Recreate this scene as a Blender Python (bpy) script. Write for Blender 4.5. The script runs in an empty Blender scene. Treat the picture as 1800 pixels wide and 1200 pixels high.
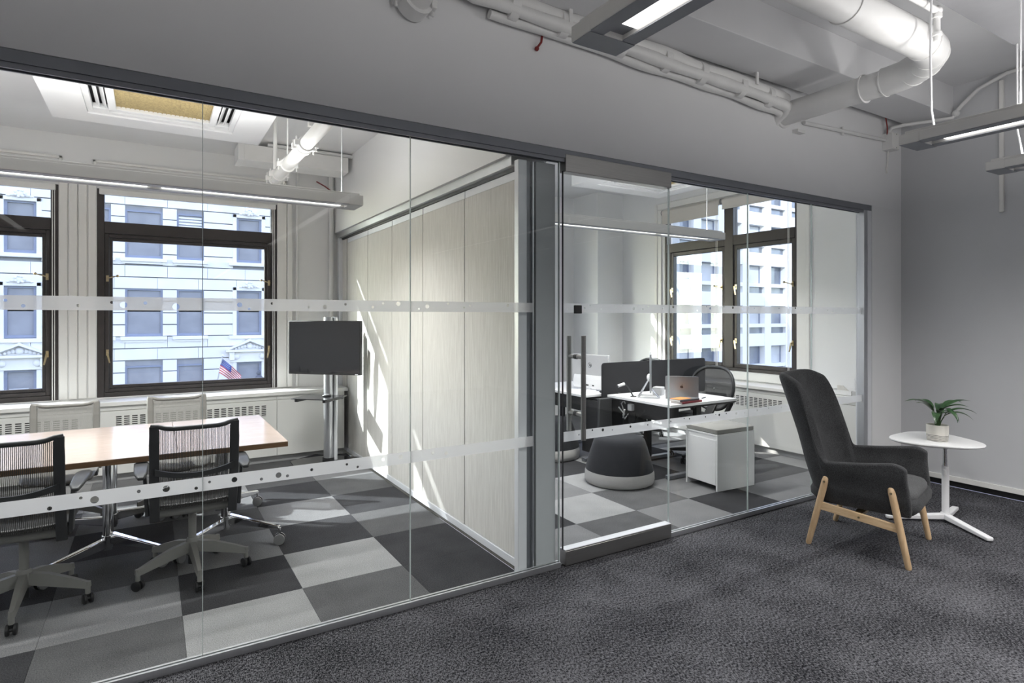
import bpy, math, random
from mathutils import Vector, Matrix, Quaternion
random.seed(7)
R = math.radians
sc = bpy.context.scene
col = sc.collection

# ------------------------------------------------------------------ camera
cd = bpy.data.cameras.new('camera')
cam = bpy.data.objects.new('camera', cd)
col.objects.link(cam)
cam.location = (0, 0, 1.55)
cam.rotation_euler = (R(90), 0, R(-31.4))
cd.sensor_width = 36
cd.lens = 1040 / 1800 * 36
cd.shift_y = (557 - 600) / 1800
cd.clip_start = .05
cd.clip_end = 600
sc.camera = cam

# ------------------------------------------------------------------ world, sun, exposure
sc.view_settings.view_transform = 'Standard'
sc.view_settings.look = 'None'
sc.view_settings.gamma = 1
sc.view_settings.use_curve_mapping = False
sc.view_settings.exposure = 0.12
SUN = Vector((1.2, -1.0, -.85)).normalized()       # direction the sunlight travels
w = bpy.data.worlds.new('sky')
sc.world = w
w.use_nodes = True
wn = w.node_tree.nodes
wl = w.node_tree.links
sky = wn.new('ShaderNodeTexSky')
sky.sky_type = 'NISHITA'
sky.sun_disc = False
sky.sun_elevation = R(28)
sky.sun_rotation = R(-54)
sky.air_density = 1.0
sky.dust_density = 1.2
hs = wn.new('ShaderNodeHueSaturation')
hs.inputs['Hue'].default_value = .535
hs.inputs['Saturation'].default_value = .62
wl.new(sky.outputs[0], hs.inputs['Color'])
wl.new(hs.outputs[0], wn['Background'].inputs[0])
wn['Background'].inputs[1].default_value = .86
sl = bpy.data.lights.new('sun', 'SUN')
sl.energy = 13.0
sl.angle = R(.9)
sl.color = (1, .96, .9)
so = bpy.data.objects.new('sun', sl)
so.rotation_euler = SUN.to_track_quat('-Z', 'Y').to_euler()
so.location = (-20, 25, 22)
col.objects.link(so)
# added spot, assumed reflected sunlight with no tower built: lights the white building
rl = bpy.data.lights.new('assumed_reflection_spot', 'SPOT')
rl.energy = 300000
rl.spot_size = R(12.6)
rl.spot_blend = .04
rl.shadow_soft_size = .6
rl.color = (1, .97, .93)
ro = bpy.data.objects.new('assumed_reflection_spot', rl)
ro.location = (2, -28, 46)
ro.rotation_euler = (Vector((51.2, 32, 10.4)) - Vector(ro.location)).to_track_quat('-Z', 'Y').to_euler()
col.objects.link(ro)
LAMP = 1.0      # overall strength of the pendant lamps

# ------------------------------------------------------------------ mesh helpers
def tag(o, label=None, cat=None, group=None, kind=None):
    if label: o['label'] = label
    if cat: o['category'] = cat
    if group: o['group'] = group
    if kind: o['kind'] = kind
    return o

def empty(name, loc=(0, 0, 0), rz=0):
    o = bpy.data.objects.new(name, None)
    o.location = loc
    o.rotation_euler = (0, 0, rz)
    o.empty_display_size = .1
    col.objects.link(o)
    return o

def thing(name, label, cat, loc=(0, 0, 0), rz=0, group=None):
    return tag(empty(name, loc, rz), label, cat, group)

class MB:
    def __init__(s):
        s.v = []
        s.f = []
    def add(s, vs, fs):
        o = len(s.v)
        s.v += [tuple(v) for v in vs]
        s.f += [tuple(i + o for i in f) for f in fs]
        return s
    def box(s, x0, x1, y0, y1, z0, z1):
        if x0 > x1: x0, x1 = x1, x0
        if y0 > y1: y0, y1 = y1, y0
        if z0 > z1: z0, z1 = z1, z0
        return s.add([(x0, y0, z0), (x1, y0, z0), (x1, y1, z0), (x0, y1, z0), (x0, y0, z1), (x1, y0, z1), (x1, y1, z1), (x0, y1, z1)],
                     [(3, 2, 1, 0), (4, 5, 6, 7), (0, 1, 5, 4), (1, 2, 6, 5), (2, 3, 7, 6), (3, 0, 4, 7)])
    def bar(s, p0, p1, w, h, up=(0, 0, 1), w1=None, h1=None):
        p0, p1 = Vector(p0), Vector(p1)
        d = (p1 - p0).normalized()
        x = d.cross(Vector(up))
        if x.length < 1e-4: x = d.cross(Vector((1, 0, 0)))
        x.normalize()
        y = x.cross(d)
        w1 = w if w1 is None else w1
        h1 = h if h1 is None else h1
        vs = []
        for p, a, b in ((p0, w, h), (p1, w1, h1)):
            for sx, sy in ((-1, -1), (1, -1), (1, 1), (-1, 1)):
                vs.append(p + x * sx * a / 2 + y * sy * b / 2)
        return s.add(vs, [(3, 2, 1, 0), (4, 5, 6, 7), (0, 1, 5, 4), (1, 2, 6, 5), (2, 3, 7, 6), (3, 0, 4, 7)])
    def loft(s, rings, cap=True):
        n = len(rings[0])
        vs = [p for r in rings for p in r]
        fs = []
        for k in range(len(rings) - 1):
            for i in range(n):
                j = (i + 1) % n
                fs.append((k * n + i, k * n + j, (k + 1) * n + j, (k + 1) * n + i))
        if cap:
            fs.append(tuple(reversed(range(n))))
            fs.append(tuple(range((len(rings) - 1) * n, len(rings) * n)))
        return s.add(vs, fs)
    def tube(s, pts, r, n=10, cap=True):
        pts = [Vector(p) for p in pts]
        m = len(pts)
        rs = r if isinstance(r, (list, tuple)) else [r] * m
        tang = []
        for i in range(m):
            a = pts[max(i - 1, 0)]
            b = pts[min(i + 1, m - 1)]
            tang.append((b - a).normalized())
        t = tang[0]
        x = t.cross(Vector((0, 0, 1)))
        if x.length < 1e-3: x = t.cross(Vector((1, 0, 0)))
        x.normalize()
        rings = []
        for i in range(m):
            t = tang[i]
            x = (x - t * x.dot(t))
            if x.length < 1e-5: x = t.orthogonal()
            x.normalize()
            y = t.cross(x)
            rings.append([pts[i] + (x * math.cos(2 * math.pi * k / n) + y * math.sin(2 * math.pi * k / n)) * rs[i] for k in range(n)])
        return s.loft(rings, cap)
    def cyl(s, p0, p1, r0, r1=None, n=14):
        return s.tube([p0, p1], [r0, r0 if r1 is None else r1], n)
    def lathe(s, prof, n=24, c=(0, 0, 0), cap=True):
        rings = [[(c[0] + r * math.cos(2 * math.pi * k / n), c[1] + r * math.sin(2 * math.pi * k / n), c[2] + z) for k in range(n)] for r, z in prof]
        return s.loft(rings, cap)
    def prism(s, poly, a0, a1, axis='z'):
        def P(p, a):
            return {'z': (p[0], p[1], a), 'y': (p[0], a, p[1]), 'x': (a, p[0], p[1])}[axis]
        return s.loft([[P(p, a0) for p in poly], [P(p, a1) for p in poly]])
    def sphere(s, c, r, n=12, m=8, sx=1, sy=1, sz=1):
        rings = []
        for j in range(m + 1):
            a = math.pi * j / m
            rr = max(math.sin(a), .02)
            rings.append([(c[0] + r * sx * rr * math.cos(2 * math.pi * k / n), c[1] + r * sy * rr * math.sin(2 * math.pi * k / n), c[2] - r * sz * math.cos(a)) for k in range(n)])
        return s.loft(rings)
    def grid(s, pts):
        a = len(pts)
        b = len(pts[0])
        return s.add([p for r in pts for p in r], [(i * b + j, i * b + j + 1, (i + 1) * b + j + 1, (i + 1) * b + j) for i in range(a - 1) for j in range(b - 1)])
    def xf(s, M):
        s.v = [tuple(M @ Vector(v)) for v in s.v]
        return s
    def mesh(s, name, mat, smooth=30):
        me = bpy.data.meshes.new(name)
        me.from_pydata(s.v, [], s.f)
        me.update()
        if smooth:
            me.polygons.foreach_set('use_smooth', [True] * len(me.polygons))
            me.set_sharp_from_angle(angle=R(smooth))
        if mat: me.materials.append(mat)
        return me
    def build(s, name, mat, parent=None, bev=0, smooth=30, sub=0, world=True, solid=0, seg=2):
        if parent is not None and world:
            M = parent.matrix_world_inv if hasattr(parent, 'matrix_world_inv') else loc_inv(parent)
            if M is not None: s.xf(M)
        me = s.mesh(name, mat, smooth)
        o = bpy.data.objects.new(name, me)
        col.objects.link(o)
        if parent is not None: o.parent = parent
        fix(me)
        if solid:
            m = o.modifiers.new('thickness', 'SOLIDIFY')
            m.thickness = solid
            m.offset = 0
        if bev:
            m = o.modifiers.new('bevel', 'BEVEL')
            m.width = bev
            m.segments = seg
            m.limit_method = 'ANGLE'
            m.angle_limit = R(40)
            m.harden_normals = False
        if sub:
            m = o.modifiers.new('subdivision', 'SUBSURF')
            m.levels = sub
            m.render_levels = sub
        return o

def world_matrix(o):
    M = Matrix.Translation(o.location) @ o.rotation_euler.to_matrix().to_4x4()
    return (world_matrix(o.parent) @ M) if o.parent else M

def loc_inv(o):
    return world_matrix(o).inverted()

import bmesh
def fix(me):
    bm = bmesh.new()
    bm.from_mesh(me)
    bmesh.ops.recalc_face_normals(bm, faces=bm.faces)
    bm.to_mesh(me)
    bm.free()

def L(mb, name, mat, parent, **k):      # build in the parent's own coordinates
    return mb.build(name, mat, parent, world=False, **k)

def copy_tree(o, parent=None):
    c = o.copy()
    col.objects.link(c)
    c.parent = parent
    for ch in o.children:
        copy_tree(ch, c)
    return c

def rring(w, d, z, r, n=5, cx=0, cy=0):   # rounded rectangle ring
    pts = []
    for sx, sy, a0 in ((1, 1, 0), (-1, 1, 90), (-1, -1, 180), (1, -1, 270)):
        for k in range(n):
            a = R(a0 + 90 * k / (n - 1))
            pts.append((cx + sx * (w / 2 - r) + r * math.cos(a), cy + sy * (d / 2 - r) + r * math.sin(a), z))
    return pts

def lerp(a, b, t): return a + (b - a) * t
def smooth01(x):
    x = max(0, min(1, x))
    return x * x * (3 - 2 * x)

# ------------------------------------------------------------------ materials
MATS = {}
def nm(name):
    m = bpy.data.materials.new(name)
    m.use_nodes = True
    nt = m.node_tree
    return m, nt, nt.nodes['Principled BSDF'], nt.nodes['Material Output']

def ramp(nt, fac, c0, c1, p0=0, p1=1):
    r = nt.nodes.new('ShaderNodeValToRGB')
    r.color_ramp.elements[0].position = p0
    r.color_ramp.elements[1].position = p1
    r.color_ramp.elements[0].color = (*c0, 1)
    r.color_ramp.elements[1].color = (*c1, 1)
    nt.links.new(fac, r.inputs[0])
    return r

def coords(nt, scale=(1, 1, 1), out='Object'):
    tc = nt.nodes.new('ShaderNodeTexCoord')
    mp = nt.nodes.new('ShaderNodeMapping')
    mp.inputs['Scale'].default_value = scale
    nt.links.new(tc.outputs[out], mp.inputs[0])
    return mp.outputs[0]

def noise(nt, vec, scale=5, detail=4, rough=.5):
    n = nt.nodes.new('ShaderNodeTexNoise')
    n.inputs['Scale'].default_value = scale
    n.inputs['Detail'].default_value = detail
    n.inputs['Roughness'].default_value = rough
    nt.links.new(vec, n.inputs['Vector'])
    return n.outputs[0]

def bump(nt, bsdf, fac, strength=.2, dist=.002):
    b = nt.nodes.new('ShaderNodeBump')
    b.inputs['Strength'].default_value = strength
    b.inputs['Distance'].default_value = dist
    nt.links.new(fac, b.inputs['Height'])
    nt.links.new(b.outputs[0], bsdf.inputs['Normal'])

def plain(name, c, rough=.5, metal=0, var=.06, nscale=12, bumps=0, spec=.5, coat=0, stretch=(1, 1, 1), bscale=None):
    if name in MATS: return MATS[name]
    m, nt, b, out = nm(name)
    v = coords(nt, stretch)
    n = noise(nt, v, nscale)
    lo = tuple(max(0, x * (1 - var)) for x in c)
    hi = tuple(min(1, x * (1 + var)) for x in c)
    r = ramp(nt, n, lo, hi, .3, .7)
    nt.links.new(r.outputs[0], b.inputs['Base Color'])
    b.inputs['Roughness'].default_value = rough
    b.inputs['Metallic'].default_value = metal
    b.inputs['Specular IOR Level'].default_value = spec
    b.inputs['Coat Weight'].default_value = coat
    if bumps:
        n2 = noise(nt, v, bscale or nscale * 8, 3)
        bump(nt, b, n2, bumps, .002)
    MATS[name] = m
    return m

def emit(name, c, s):
    if name in MATS: return MATS[name]
    m, nt, b, out = nm(name)
    e = nt.nodes.new('ShaderNodeEmission')
    e.inputs[0].default_value = (*c, 1)
    e.inputs[1].default_value = s
    nt.links.new(e.outputs[0], out.inputs[0])
    MATS[name] = m
    return m

paint = plain('white_paint', (.80, .80, .80), .62, var=.015, nscale=2, bumps=.03, bscale=220)
paint_grey = plain('header_paint', (.82, .82, .825), .6, var=.02, nscale=1.5, bumps=.03, bscale=200)
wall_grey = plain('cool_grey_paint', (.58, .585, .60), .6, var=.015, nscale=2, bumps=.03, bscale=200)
ceil_paint = plain('ceiling_paint', (.70, .70, .71), .7, var=.03, nscale=2.5, bumps=.06, bscale=90)
trim_paint = plain('trim_paint', (.80, .79, .765), .45, var=.02, nscale=4)
pipe_paint = plain('pipe_paint', (.76, .755, .745), .45, var=.03, nscale=8, bumps=.05, bscale=60)
cab_paint = plain('cabinet_paint', (.74, .735, .71), .4, var=.015, nscale=3)
alu = plain('aluminium', (.56, .57, .59), .36, .9, var=.03, nscale=6, stretch=(40, 1, 1))
alu_dark = plain('dark_aluminium', (.24, .25, .275), .45, .6, var=.04, nscale=8)
alu_light = plain('anodised_white_post', (.78, .79, .82), .35, .15, var=.01)
steel = plain('brushed_steel', (.33, .325, .315), .36, .95, var=.06, nscale=6, stretch=(.6, 1, 60))
chrome = plain('chrome', (.78, .78, .79), .09, 1, var=.02)
bronze = plain('window_bronze', (.045, .038, .036), .42, .25, var=.18, nscale=14, bumps=.08)
black = plain('black_plastic', (.018, .018, .019), .45, var=.1)
blackgloss = plain('black_glass', (.01, .01, .012), .06, var=.02, spec=.6)
darkgrey = plain('charcoal_plastic', (.032, .033, .035), .45, var=.08)
greyplastic = plain('warm_grey_plastic', (.24, .234, .222), .42, var=.04)
taupe = plain('taupe_plastic', (.22, .212, .196), .45, var=.04)
castergrey = plain('caster_grey', (.27, .27, .275), .4, var=.05)
white_lam = plain('white_laminate', (.82, .82, .82), .32, var=.01, nscale=3)
white_metal = plain('white_powder_coat', (.80, .80, .81), .4, var=.015)
brass = plain('worn_brass', (.62, .50, .30), .3, .9, var=.15, nscale=40)
gold = plain('brass_screw', (.75, .60, .36), .22, 1, var=.05)
red_wire = plain('red_wire', (.22, .02, .02), .5, var=.1)
lamp_body = plain('lamp_body', (.70, .69, .67), .45, var=.015)
lamp_under = plain('lamp_underside', (.30, .31, .335), .5, .2, var=.03)
diff = emit('lamp_diffuser', (1, .985, .97), 2.4 * LAMP)
diff_up = emit('lamp_uplight', (1, .985, .97), 4.0 * LAMP)

def fabric(name, c, var=.35, sc_=380, rough=.95, stretch=(1, 1, 1)):
    m, nt, b, out = nm(name)
    v = coords(nt, stretch)
    n = noise(nt, v, sc_, 3, .7)
    n2 = noise(nt, v, 9, 2)
    mx = nt.nodes.new('ShaderNodeMath')
    mx.operation = 'MULTIPLY_ADD'
    mx.inputs[1].default_value = .15
    nt.links.new(n2, mx.inputs[0])
    nt.links.new(n, mx.inputs[2])
    r = ramp(nt, mx.outputs[0], tuple(x * (1 - var) for x in c), tuple(min(1, x * (1 + var)) for x in c), .38, .78)
    nt.links.new(r.outputs[0], b.inputs['Base Color'])
    b.inputs['Roughness'].default_value = rough
    b.inputs['Specular IOR Level'].default_value = .15
    b.inputs['Sheen Weight'].default_value = .08
    bump(nt, b, n, .4, .001)
    MATS[name] = m
    return m

chair_fabric = fabric('charcoal_wool', (.044, .045, .047), .75, 240)
seat_fabric = fabric('grey_wool', (.085, .086, .088), .5, 260)
otto_dark = fabric('ottoman_dark_felt', (.026, .027, .031), .4, 300)
otto_light = fabric('ottoman_light_felt', (.42, .41, .40), .15, 300)
cush_fabric = fabric('cushion_grey', (.30, .295, .28), .2, 300)
screen_felt = fabric('desk_screen_felt', (.014, .014, .016), .35, 260)
shade_fabric = fabric('shade_fabric', (.62, .59, .55), .06, 500)

def carpet(name, lo, hi, s1=180, pile=(1, 1, 1)):
    m, nt, b, out = nm(name)
    v = coords(nt, pile)
    n = noise(nt, v, s1, 3, .75)
    n2 = noise(nt, v, 4, 4)
    mx = nt.nodes.new('ShaderNodeMath')
    mx.operation = 'MULTIPLY_ADD'
    mx.inputs[1].default_value = .22
    nt.links.new(n2, mx.inputs[0])
    nt.links.new(n, mx.inputs[2])
    r = ramp(nt, mx.outputs[0], lo, hi, .42, .82)
    nt.links.new(r.outputs[0], b.inputs['Base Color'])
    b.inputs['Roughness'].default_value = 1
    b.inputs['Specular IOR Level'].default_value = .05
    bump(nt, b, n, .5, .003)
    MATS[name] = m
    return m

tile_mats = {'D': carpet('carpet_tile_black', (.018, .018, .02), (.085, .085, .09)),
             'M': carpet('carpet_tile_charcoal', (.05, .05, .052), (.17, .17, .175)),
             'G': carpet('carpet_tile_grey', (.11, .11, .115), (.29, .29, .295)),
             'L': carpet('carpet_tile_light', (.18, .18, .182), (.42, .42, .425))}

def main_carpet():
    m, nt, b, out = nm('lounge_carpet')
    v = coords(nt, (1, 1, 1))
    v2 = coords(nt, (240, 80, 60))
    fine = noise(nt, v2, 1.0, 3, .8)
    mid = noise(nt, coords(nt, (1, 1, 1)), 75, 4, .7)
    big = noise(nt, v, 2.2, 5, .62)
    a = nt.nodes.new('ShaderNodeMath'); a.operation = 'MULTIPLY_ADD'; a.inputs[1].default_value = .55
    nt.links.new(mid, a.inputs[0]); nt.links.new(fine, a.inputs[2])
    c = nt.nodes.new('ShaderNodeMath'); c.operation = 'MULTIPLY_ADD'; c.inputs[1].default_value = .22
    nt.links.new(big, c.inputs[0]); nt.links.new(a.outputs[0], c.inputs[2])
    r = ramp(nt, c.outputs[0], (.006, .006, .008), (.165, .165, .178), .82, 1.10)
    nt.links.new(r.outputs[0], b.inputs['Base Color'])
    b.inputs['Roughness'].default_value = 1
    b.inputs['Specular IOR Level'].default_value = .05
    bump(nt, b, fine, .6, .004)
    MATS['lounge_carpet'] = m
    return m
lounge_carpet = main_carpet()

def glass_mat(name='clear_glass', tint=(.97, .985, .98), refl=1.0):
    m, nt, b, out = nm(name)
    nt.nodes.remove(b)
    t = nt.nodes.new('ShaderNodeBsdfTransparent')
    t.inputs[0].default_value = (*tint, 1)
    g = nt.nodes.new('ShaderNodeBsdfGlossy')
    g.inputs['Roughness'].default_value = 0
    f = nt.nodes.new('ShaderNodeFresnel')
    f.inputs[0].default_value = 1.5
    geo = nt.nodes.new('ShaderNodeNewGeometry')
    io = nt.nodes.new('ShaderNodeMix')
    io.data_type = 'FLOAT'
    io.inputs[2].default_value = 1.5
    io.inputs[3].default_value = 1 / 1.5
    nt.links.new(geo.outputs['Backfacing'], io.inputs[0])
    nt.links.new(io.outputs[0], f.inputs[0])
    k = nt.nodes.new('ShaderNodeMath'); k.operation = 'MULTIPLY'; k.inputs[1].default_value = refl
    nt.links.new(f.outputs[0], k.inputs[0])
    mx = nt.nodes.new('ShaderNodeMixShader')
    nt.links.new(k.outputs[0], mx.inputs[0])
    nt.links.new(t.outputs[0], mx.inputs[1])
    nt.links.new(g.outputs[0], mx.inputs[2])
    nt.links.new(mx.outputs[0], out.inputs[0])
    MATS[name] = m
    return m
glass = glass_mat(refl=.42)
glass_win = glass_mat('window_glass', (.93, .965, 1.0), .8)
glass_edge = plain('glass_edge', (.62, .68, .67), .15, .3, var=.05)

def mixt(name, c, alpha, rough=.9, trans=.4):    # partly see-through film
    m, nt, b, out = nm(name)
    nt.nodes.remove(b)
    t = nt.nodes.new('ShaderNodeBsdfTransparent')
    d = nt.nodes.new('ShaderNodeBsdfDiffuse'); d.inputs[0].default_value = (*c, 1)
    tr = nt.nodes.new('ShaderNodeBsdfTranslucent'); tr.inputs[0].default_value = (*c, 1)
    m1 = nt.nodes.new('ShaderNodeMixShader'); m1.inputs[0].default_value = trans
    nt.links.new(d.outputs[0], m1.inputs[1]); nt.links.new(tr.outputs[0], m1.inputs[2])
    mx = nt.nodes.new('ShaderNodeMixShader'); mx.inputs[0].default_value = alpha
    nt.links.new(t.outputs[0], mx.inputs[1]); nt.links.new(m1.outputs[0], mx.inputs[2])
    nt.links.new(mx.outputs[0], out.inputs[0])
    MATS[name] = m
    return m
frost = mixt('frosted_film', (.82, .83, .84), .80, trans=.5)

def mesh_fabric(name, c, alpha_lo, alpha_hi, freq):
    m, nt, b, out = nm(name)
    wv = nt.nodes.new('ShaderNodeTexWave')
    wv.wave_type = 'BANDS'; wv.bands_direction = 'X'
    wv.inputs['Scale'].default_value = freq
    wv.inputs['Distortion'].default_value = .6
    nt.links.new(coords(nt), wv.inputs['Vector'])
    r = ramp(nt, wv.outputs[0], (alpha_lo,) * 3, (alpha_hi,) * 3, .25, .75)
    nt.links.new(r.outputs[0], b.inputs['Alpha'])
    b.inputs['Base Color'].default_value = (*c, 1)
    b.inputs['Roughness'].default_value = .8
    MATS[name] = m
    return m
mesh_dark = mesh_fabric('chair_mesh_dark', (.05, .047, .043), .25, .95, 42)
mesh_tan = mesh_fabric('chair_mesh_tan', (.27, .262, .245), .5, .92, 46)
mesh_black = mesh_fabric('chair_mesh_black', (.03, .03, .033), .74, 1, 60)

def wood(name, lo, hi, scale=(1, 14, 14), rough=.4, ns=3):
    m, nt, b, out = nm(name)
    n = noise(nt, coords(nt, scale), ns, 6, .65)
    r = ramp(nt, n, lo, hi, .3, .72)
    nt.links.new(r.outputs[0], b.inputs['Base Color'])
    b.inputs['Roughness'].default_value = rough
    MATS[name] = m
    return m
beech = wood('sheen_paled_beech', (.56, .45, .39), (.65, .54, .48), (2, 20, 20), .22)  # veneer grain, base colour paled to carry the window reflection on the top
beech.node_tree.nodes['Principled BSDF'].inputs['Coat Weight'].default_value = .7
beech.node_tree.nodes['Principled BSDF'].inputs['Coat Roughness'].default_value = .12
beech_edge = wood('beech_edge', (.21, .11, .05), (.28, .155, .075), (3, 20, 20), .45)
ash = wood('ash_wood', (.50, .33, .18), (.68, .50, .31), (6, 6, 1.2), .45, 7)
ash_flat = wood('ash_board', (.52, .35, .19), (.72, .54, .34), (30, 3, 30), .45, 2.2)

def panel_mat():
    m, nt, b, out = nm('acoustic_panel_fabric')
    n = noise(nt, coords(nt, (130, 130, 5)), 1.0, 5, .7)
    r = ramp(nt, n, (.52, .505, .475), (.75, .735, .70), .28, .75)
    nt.links.new(r.outputs[0], b.inputs['Base Color'])
    b.inputs['Roughness'].default_value = .9
    b.inputs['Specular IOR Level'].default_value = .1
    MATS['panel'] = m
    return m
panel_fab = panel_mat()
sc.cycles.transparent_max_bounces = 32
sc.cycles.max_bounces = 10
sc.cycles.diffuse_bounces = 5
sc.cycles.caustics_reflective = False
sc.cycles.caustics_refractive = False

def S(name, mb, mat, **k):      # a single-mesh piece of the setting
    o = mb.build(name, mat, **k)
    o['kind'] = 'structure'
    return o

def SE(name, loc=(0, 0, 0)):
    o = empty(name, loc)
    o['kind'] = 'structure'
    return o

YG = 2.985          # plane of the glass partition
XR = 6.25           # lounge right wall
CZ, OZ, MZ = 3.30, 3.45, 3.65      # ceilings: meeting room, office, lounge

# ------------------------------------------------------------------ floors
S('floor', MB().box(-5, XR, -5.5, YG, -.12, 0), lounge_carpet)
PAT_C = {(0, 0): 'L', (1, 0): 'M', (2, 0): 'D', (-1, 0): 'M', (-2, 0): 'D', (0, 1): 'D', (1, 1): 'L', (2, 1): 'D', (-1, 1): 'G', (-2, 1): 'G',
         (0, 2): 'G', (1, 2): 'D', (2, 2): 'M', (-1, 2): 'M', (-2, 2): 'D', (0, 3): 'M', (1, 3): 'G', (2, 3): 'D', (-1, 3): 'D', (-2, 3): 'G',
         (0, 4): 'G', (1, 4): 'D', (2, 4): 'M', (-1, 4): 'G', (0, 5): 'L', (1, 5): 'M', (2, 5): 'G', (-1, 5): 'M', (-2, 4): 'M', (-2, 5): 'G'}
PAT_O = {(0, 1): 'L', (0, 0): 'M', (1, 1): 'M', (1, 0): 'G', (2, 0): 'D', (2, 1): 'G', (3, 0): 'G', (-1, 1): 'D', (-1, 0): 'G', (0, 2): 'G', (-1, 2): 'L',
         (3, 1): 'M', (4, 0): 'G', (4, 1): 'M', (5, 0): 'M', (1, 2): 'L', (2, 2): 'D', (3, 2): 'G', (4, 2): 'D', (2, 3): 'L', (3, 3): 'D', (1, 3): 'D', (0, 3): 'M',
         (5, 1): 'L', (4, 3): 'L', (2, 4): 'G'}
def tiled(name, x0, x1, y0, y1, gx, gy, pat, dx=.6, dy=.56):
    root = SE(name, (x0, y0, 0))
    MB().box(x0, x1, y0, y1, -.12, -.008).build('floor_slab', darkgrey, root)
    i0 = math.floor((x0 - gx) / dx); i1 = math.ceil((x1 - gx) / dx)
    j0 = math.floor((y0 - gy) / dy); j1 = math.ceil((y1 - gy) / dy)
    rnd = random.Random(5)
    for i in range(i0, i1):
        for j in range(j0, j1):
            a, b = max(gx + i * dx, x0), min(gx + (i + 1) * dx, x1)
            c, d = max(gy + j * dy, y0), min(gy + (j + 1) * dy, y1)
            if b - a < .01 or d - c < .01: continue
            k = pat.get((i, j)) or rnd.choice('DMGGL')
            g = .0008
            MB().box(a + g, b - g, c + g, d - g, -.008, 0).build('carpet_tile', tile_mats[k], root, smooth=0)
tiled('floor', -3.0, 1.90, 3.0, 6.74, .14, 2.95, PAT_C)
tiled('floor', 2.05, 6.05, 3.0, 7.6, 2.72, 2.97, PAT_O)

# ------------------------------------------------------------------ ceilings
S('ceiling', MB().box(-5, XR, -5.5, 2.95, MZ, MZ + .15), ceil_paint)
S('ceiling', MB().box(-3.2, 2.0, 3.10, 7.05, CZ, CZ + .15), ceil_paint)
S('ceiling', MB().box(2.0, 6.3, 3.10, 7.6, OZ, OZ + .15), ceil_paint)

# ------------------------------------------------------------------ walls
wf = SE('wall_front', (0, 2.95, 0))
MB().box(-5, XR, 2.95, 3.10, 2.585, MZ + .1).build('header', paint_grey, wf)
MB().box(5.72, XR, 2.95, 3.10, 0, 2.585).build('return_wall', paint, wf)
MB().box(-5, -2.78, 2.95, 3.10, 0, 2.585).build('return_wall', paint, wf)
wr = SE('wall_right', (XR, 0, 0))
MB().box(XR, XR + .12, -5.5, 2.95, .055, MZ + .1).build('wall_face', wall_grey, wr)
MB().box(XR + .02, XR + .12, -5.5, 2.95, 0, .055).build('recessed_base', black, wr)
S('baseboard_right', MB().box(XR - .012, XR, -5.5, 2.95, .055, .10), trim_paint, bev=.002)
S('wall_left', MB().box(-5.15, -5, -5.5, 3.1, 0, MZ + .1), paint)
S('wall_behind', MB().box(-5, XR, -5.65, -5.5, 0, MZ + .1), paint)
S('wall_left', MB().box(-3.2, -3.0, 3.10, 7.05, 0, CZ + .1), paint)

# meeting room window wall, two windows
W1 = (-2.41, -.75)
W2 = (-.45, 1.21)
WB, WT = .76, 2.81
YW = 7.05
wb = SE('wall_back', (0, YW, 0))
MB().box(-3.2, 2.15, YW, YW + .35, -.1, WB).build('wall_below', paint, wb)
MB().box(-3.2, 2.15, YW, YW + .35, WT, CZ + .2).build('wall_above', paint, wb)
for a, b in ((-3.2, W1[0]), (W1[1], W2[0]), (W2[1], 2.15)):
    MB().box(a, b, YW, YW + .35, WB, WT).build('pier', paint, wb)
# mouldings on the piers and above the windows
def moulding(x0, x1, root):
    n = 4
    for k in range(n):
        a = lerp(x0, x1, k / n) + .004
        b = lerp(x0, x1, (k + 1) / n) - .004
        MB().box(a, b, YW - (.010 if k in (0, n - 1) else .018), YW, WB, WT + .1).build('casing_strip', trim_paint, root, bev=.006)
moulding(W1[1] + .0, W2[0] - .0, wb)
for x0, x1 in ((W2[1], W2[1] + .16), (W1[0] - .16, W1[0])):
    MB().box(x0, x1 - .06, YW - .022, YW, WB, WT + .07).build('casing_strip', trim_paint, wb, bev=.005)
    MB().box(x1 - .055, x1, YW - .035, YW, WB, WT + .1).build('casing_strip', trim_paint, wb, bev=.008)
for x0, x1 in ((W1[0] - .1, W1[1] + .03), (W2[0] - .03, W2[1] + .1)):
    for k, (i, t) in enumerate(((0, .03), (.05, .02))):
        m = MB()
        z0, z1 = WT + .08 + i, WT + .27 - i
        a, b = x0 + i, x1 - i
        m.box(a, b, YW - t, YW, z1 - .025, z1).box(a, b, YW - t, YW, z0, z0 + .025)
        m.box(a, a + .025, YW - t, YW, z0, z1).box(b - .025, b, YW - t, YW, z0, z1)
        m.build('frieze_moulding', trim_paint, wb, bev=.005)

def latch(root, p, out, side, up=False):
    """small brass casement latch: plate, pivot and handle; out = direction into the room"""
    o = Vector(out)
    t = Vector(side)
    p = Vector(p)
    m = MB()
    m.bar(p + Vector((0, 0, -.03)), p + Vector((0, 0, .03)), .022, .008, up=o)
    m.cyl(p, p + o * .035, .009, n=8)
    if up:
        m.bar(p + o * .03, p + o * .035 + t * .07 + Vector((0, 0, .02)), .014, .010, w1=.008)
        m.sphere(p + o * .035 + t * .085 + Vector((0, 0, .024)), .014, 8, 5)
    else:
        m.bar(p + o * .03, p + o * .035 + t * .02 + Vector((0, 0, -.10)), .018, .012, up=o, w1=.012)
    return m.build('latch', brass, root, smooth=40)

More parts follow.
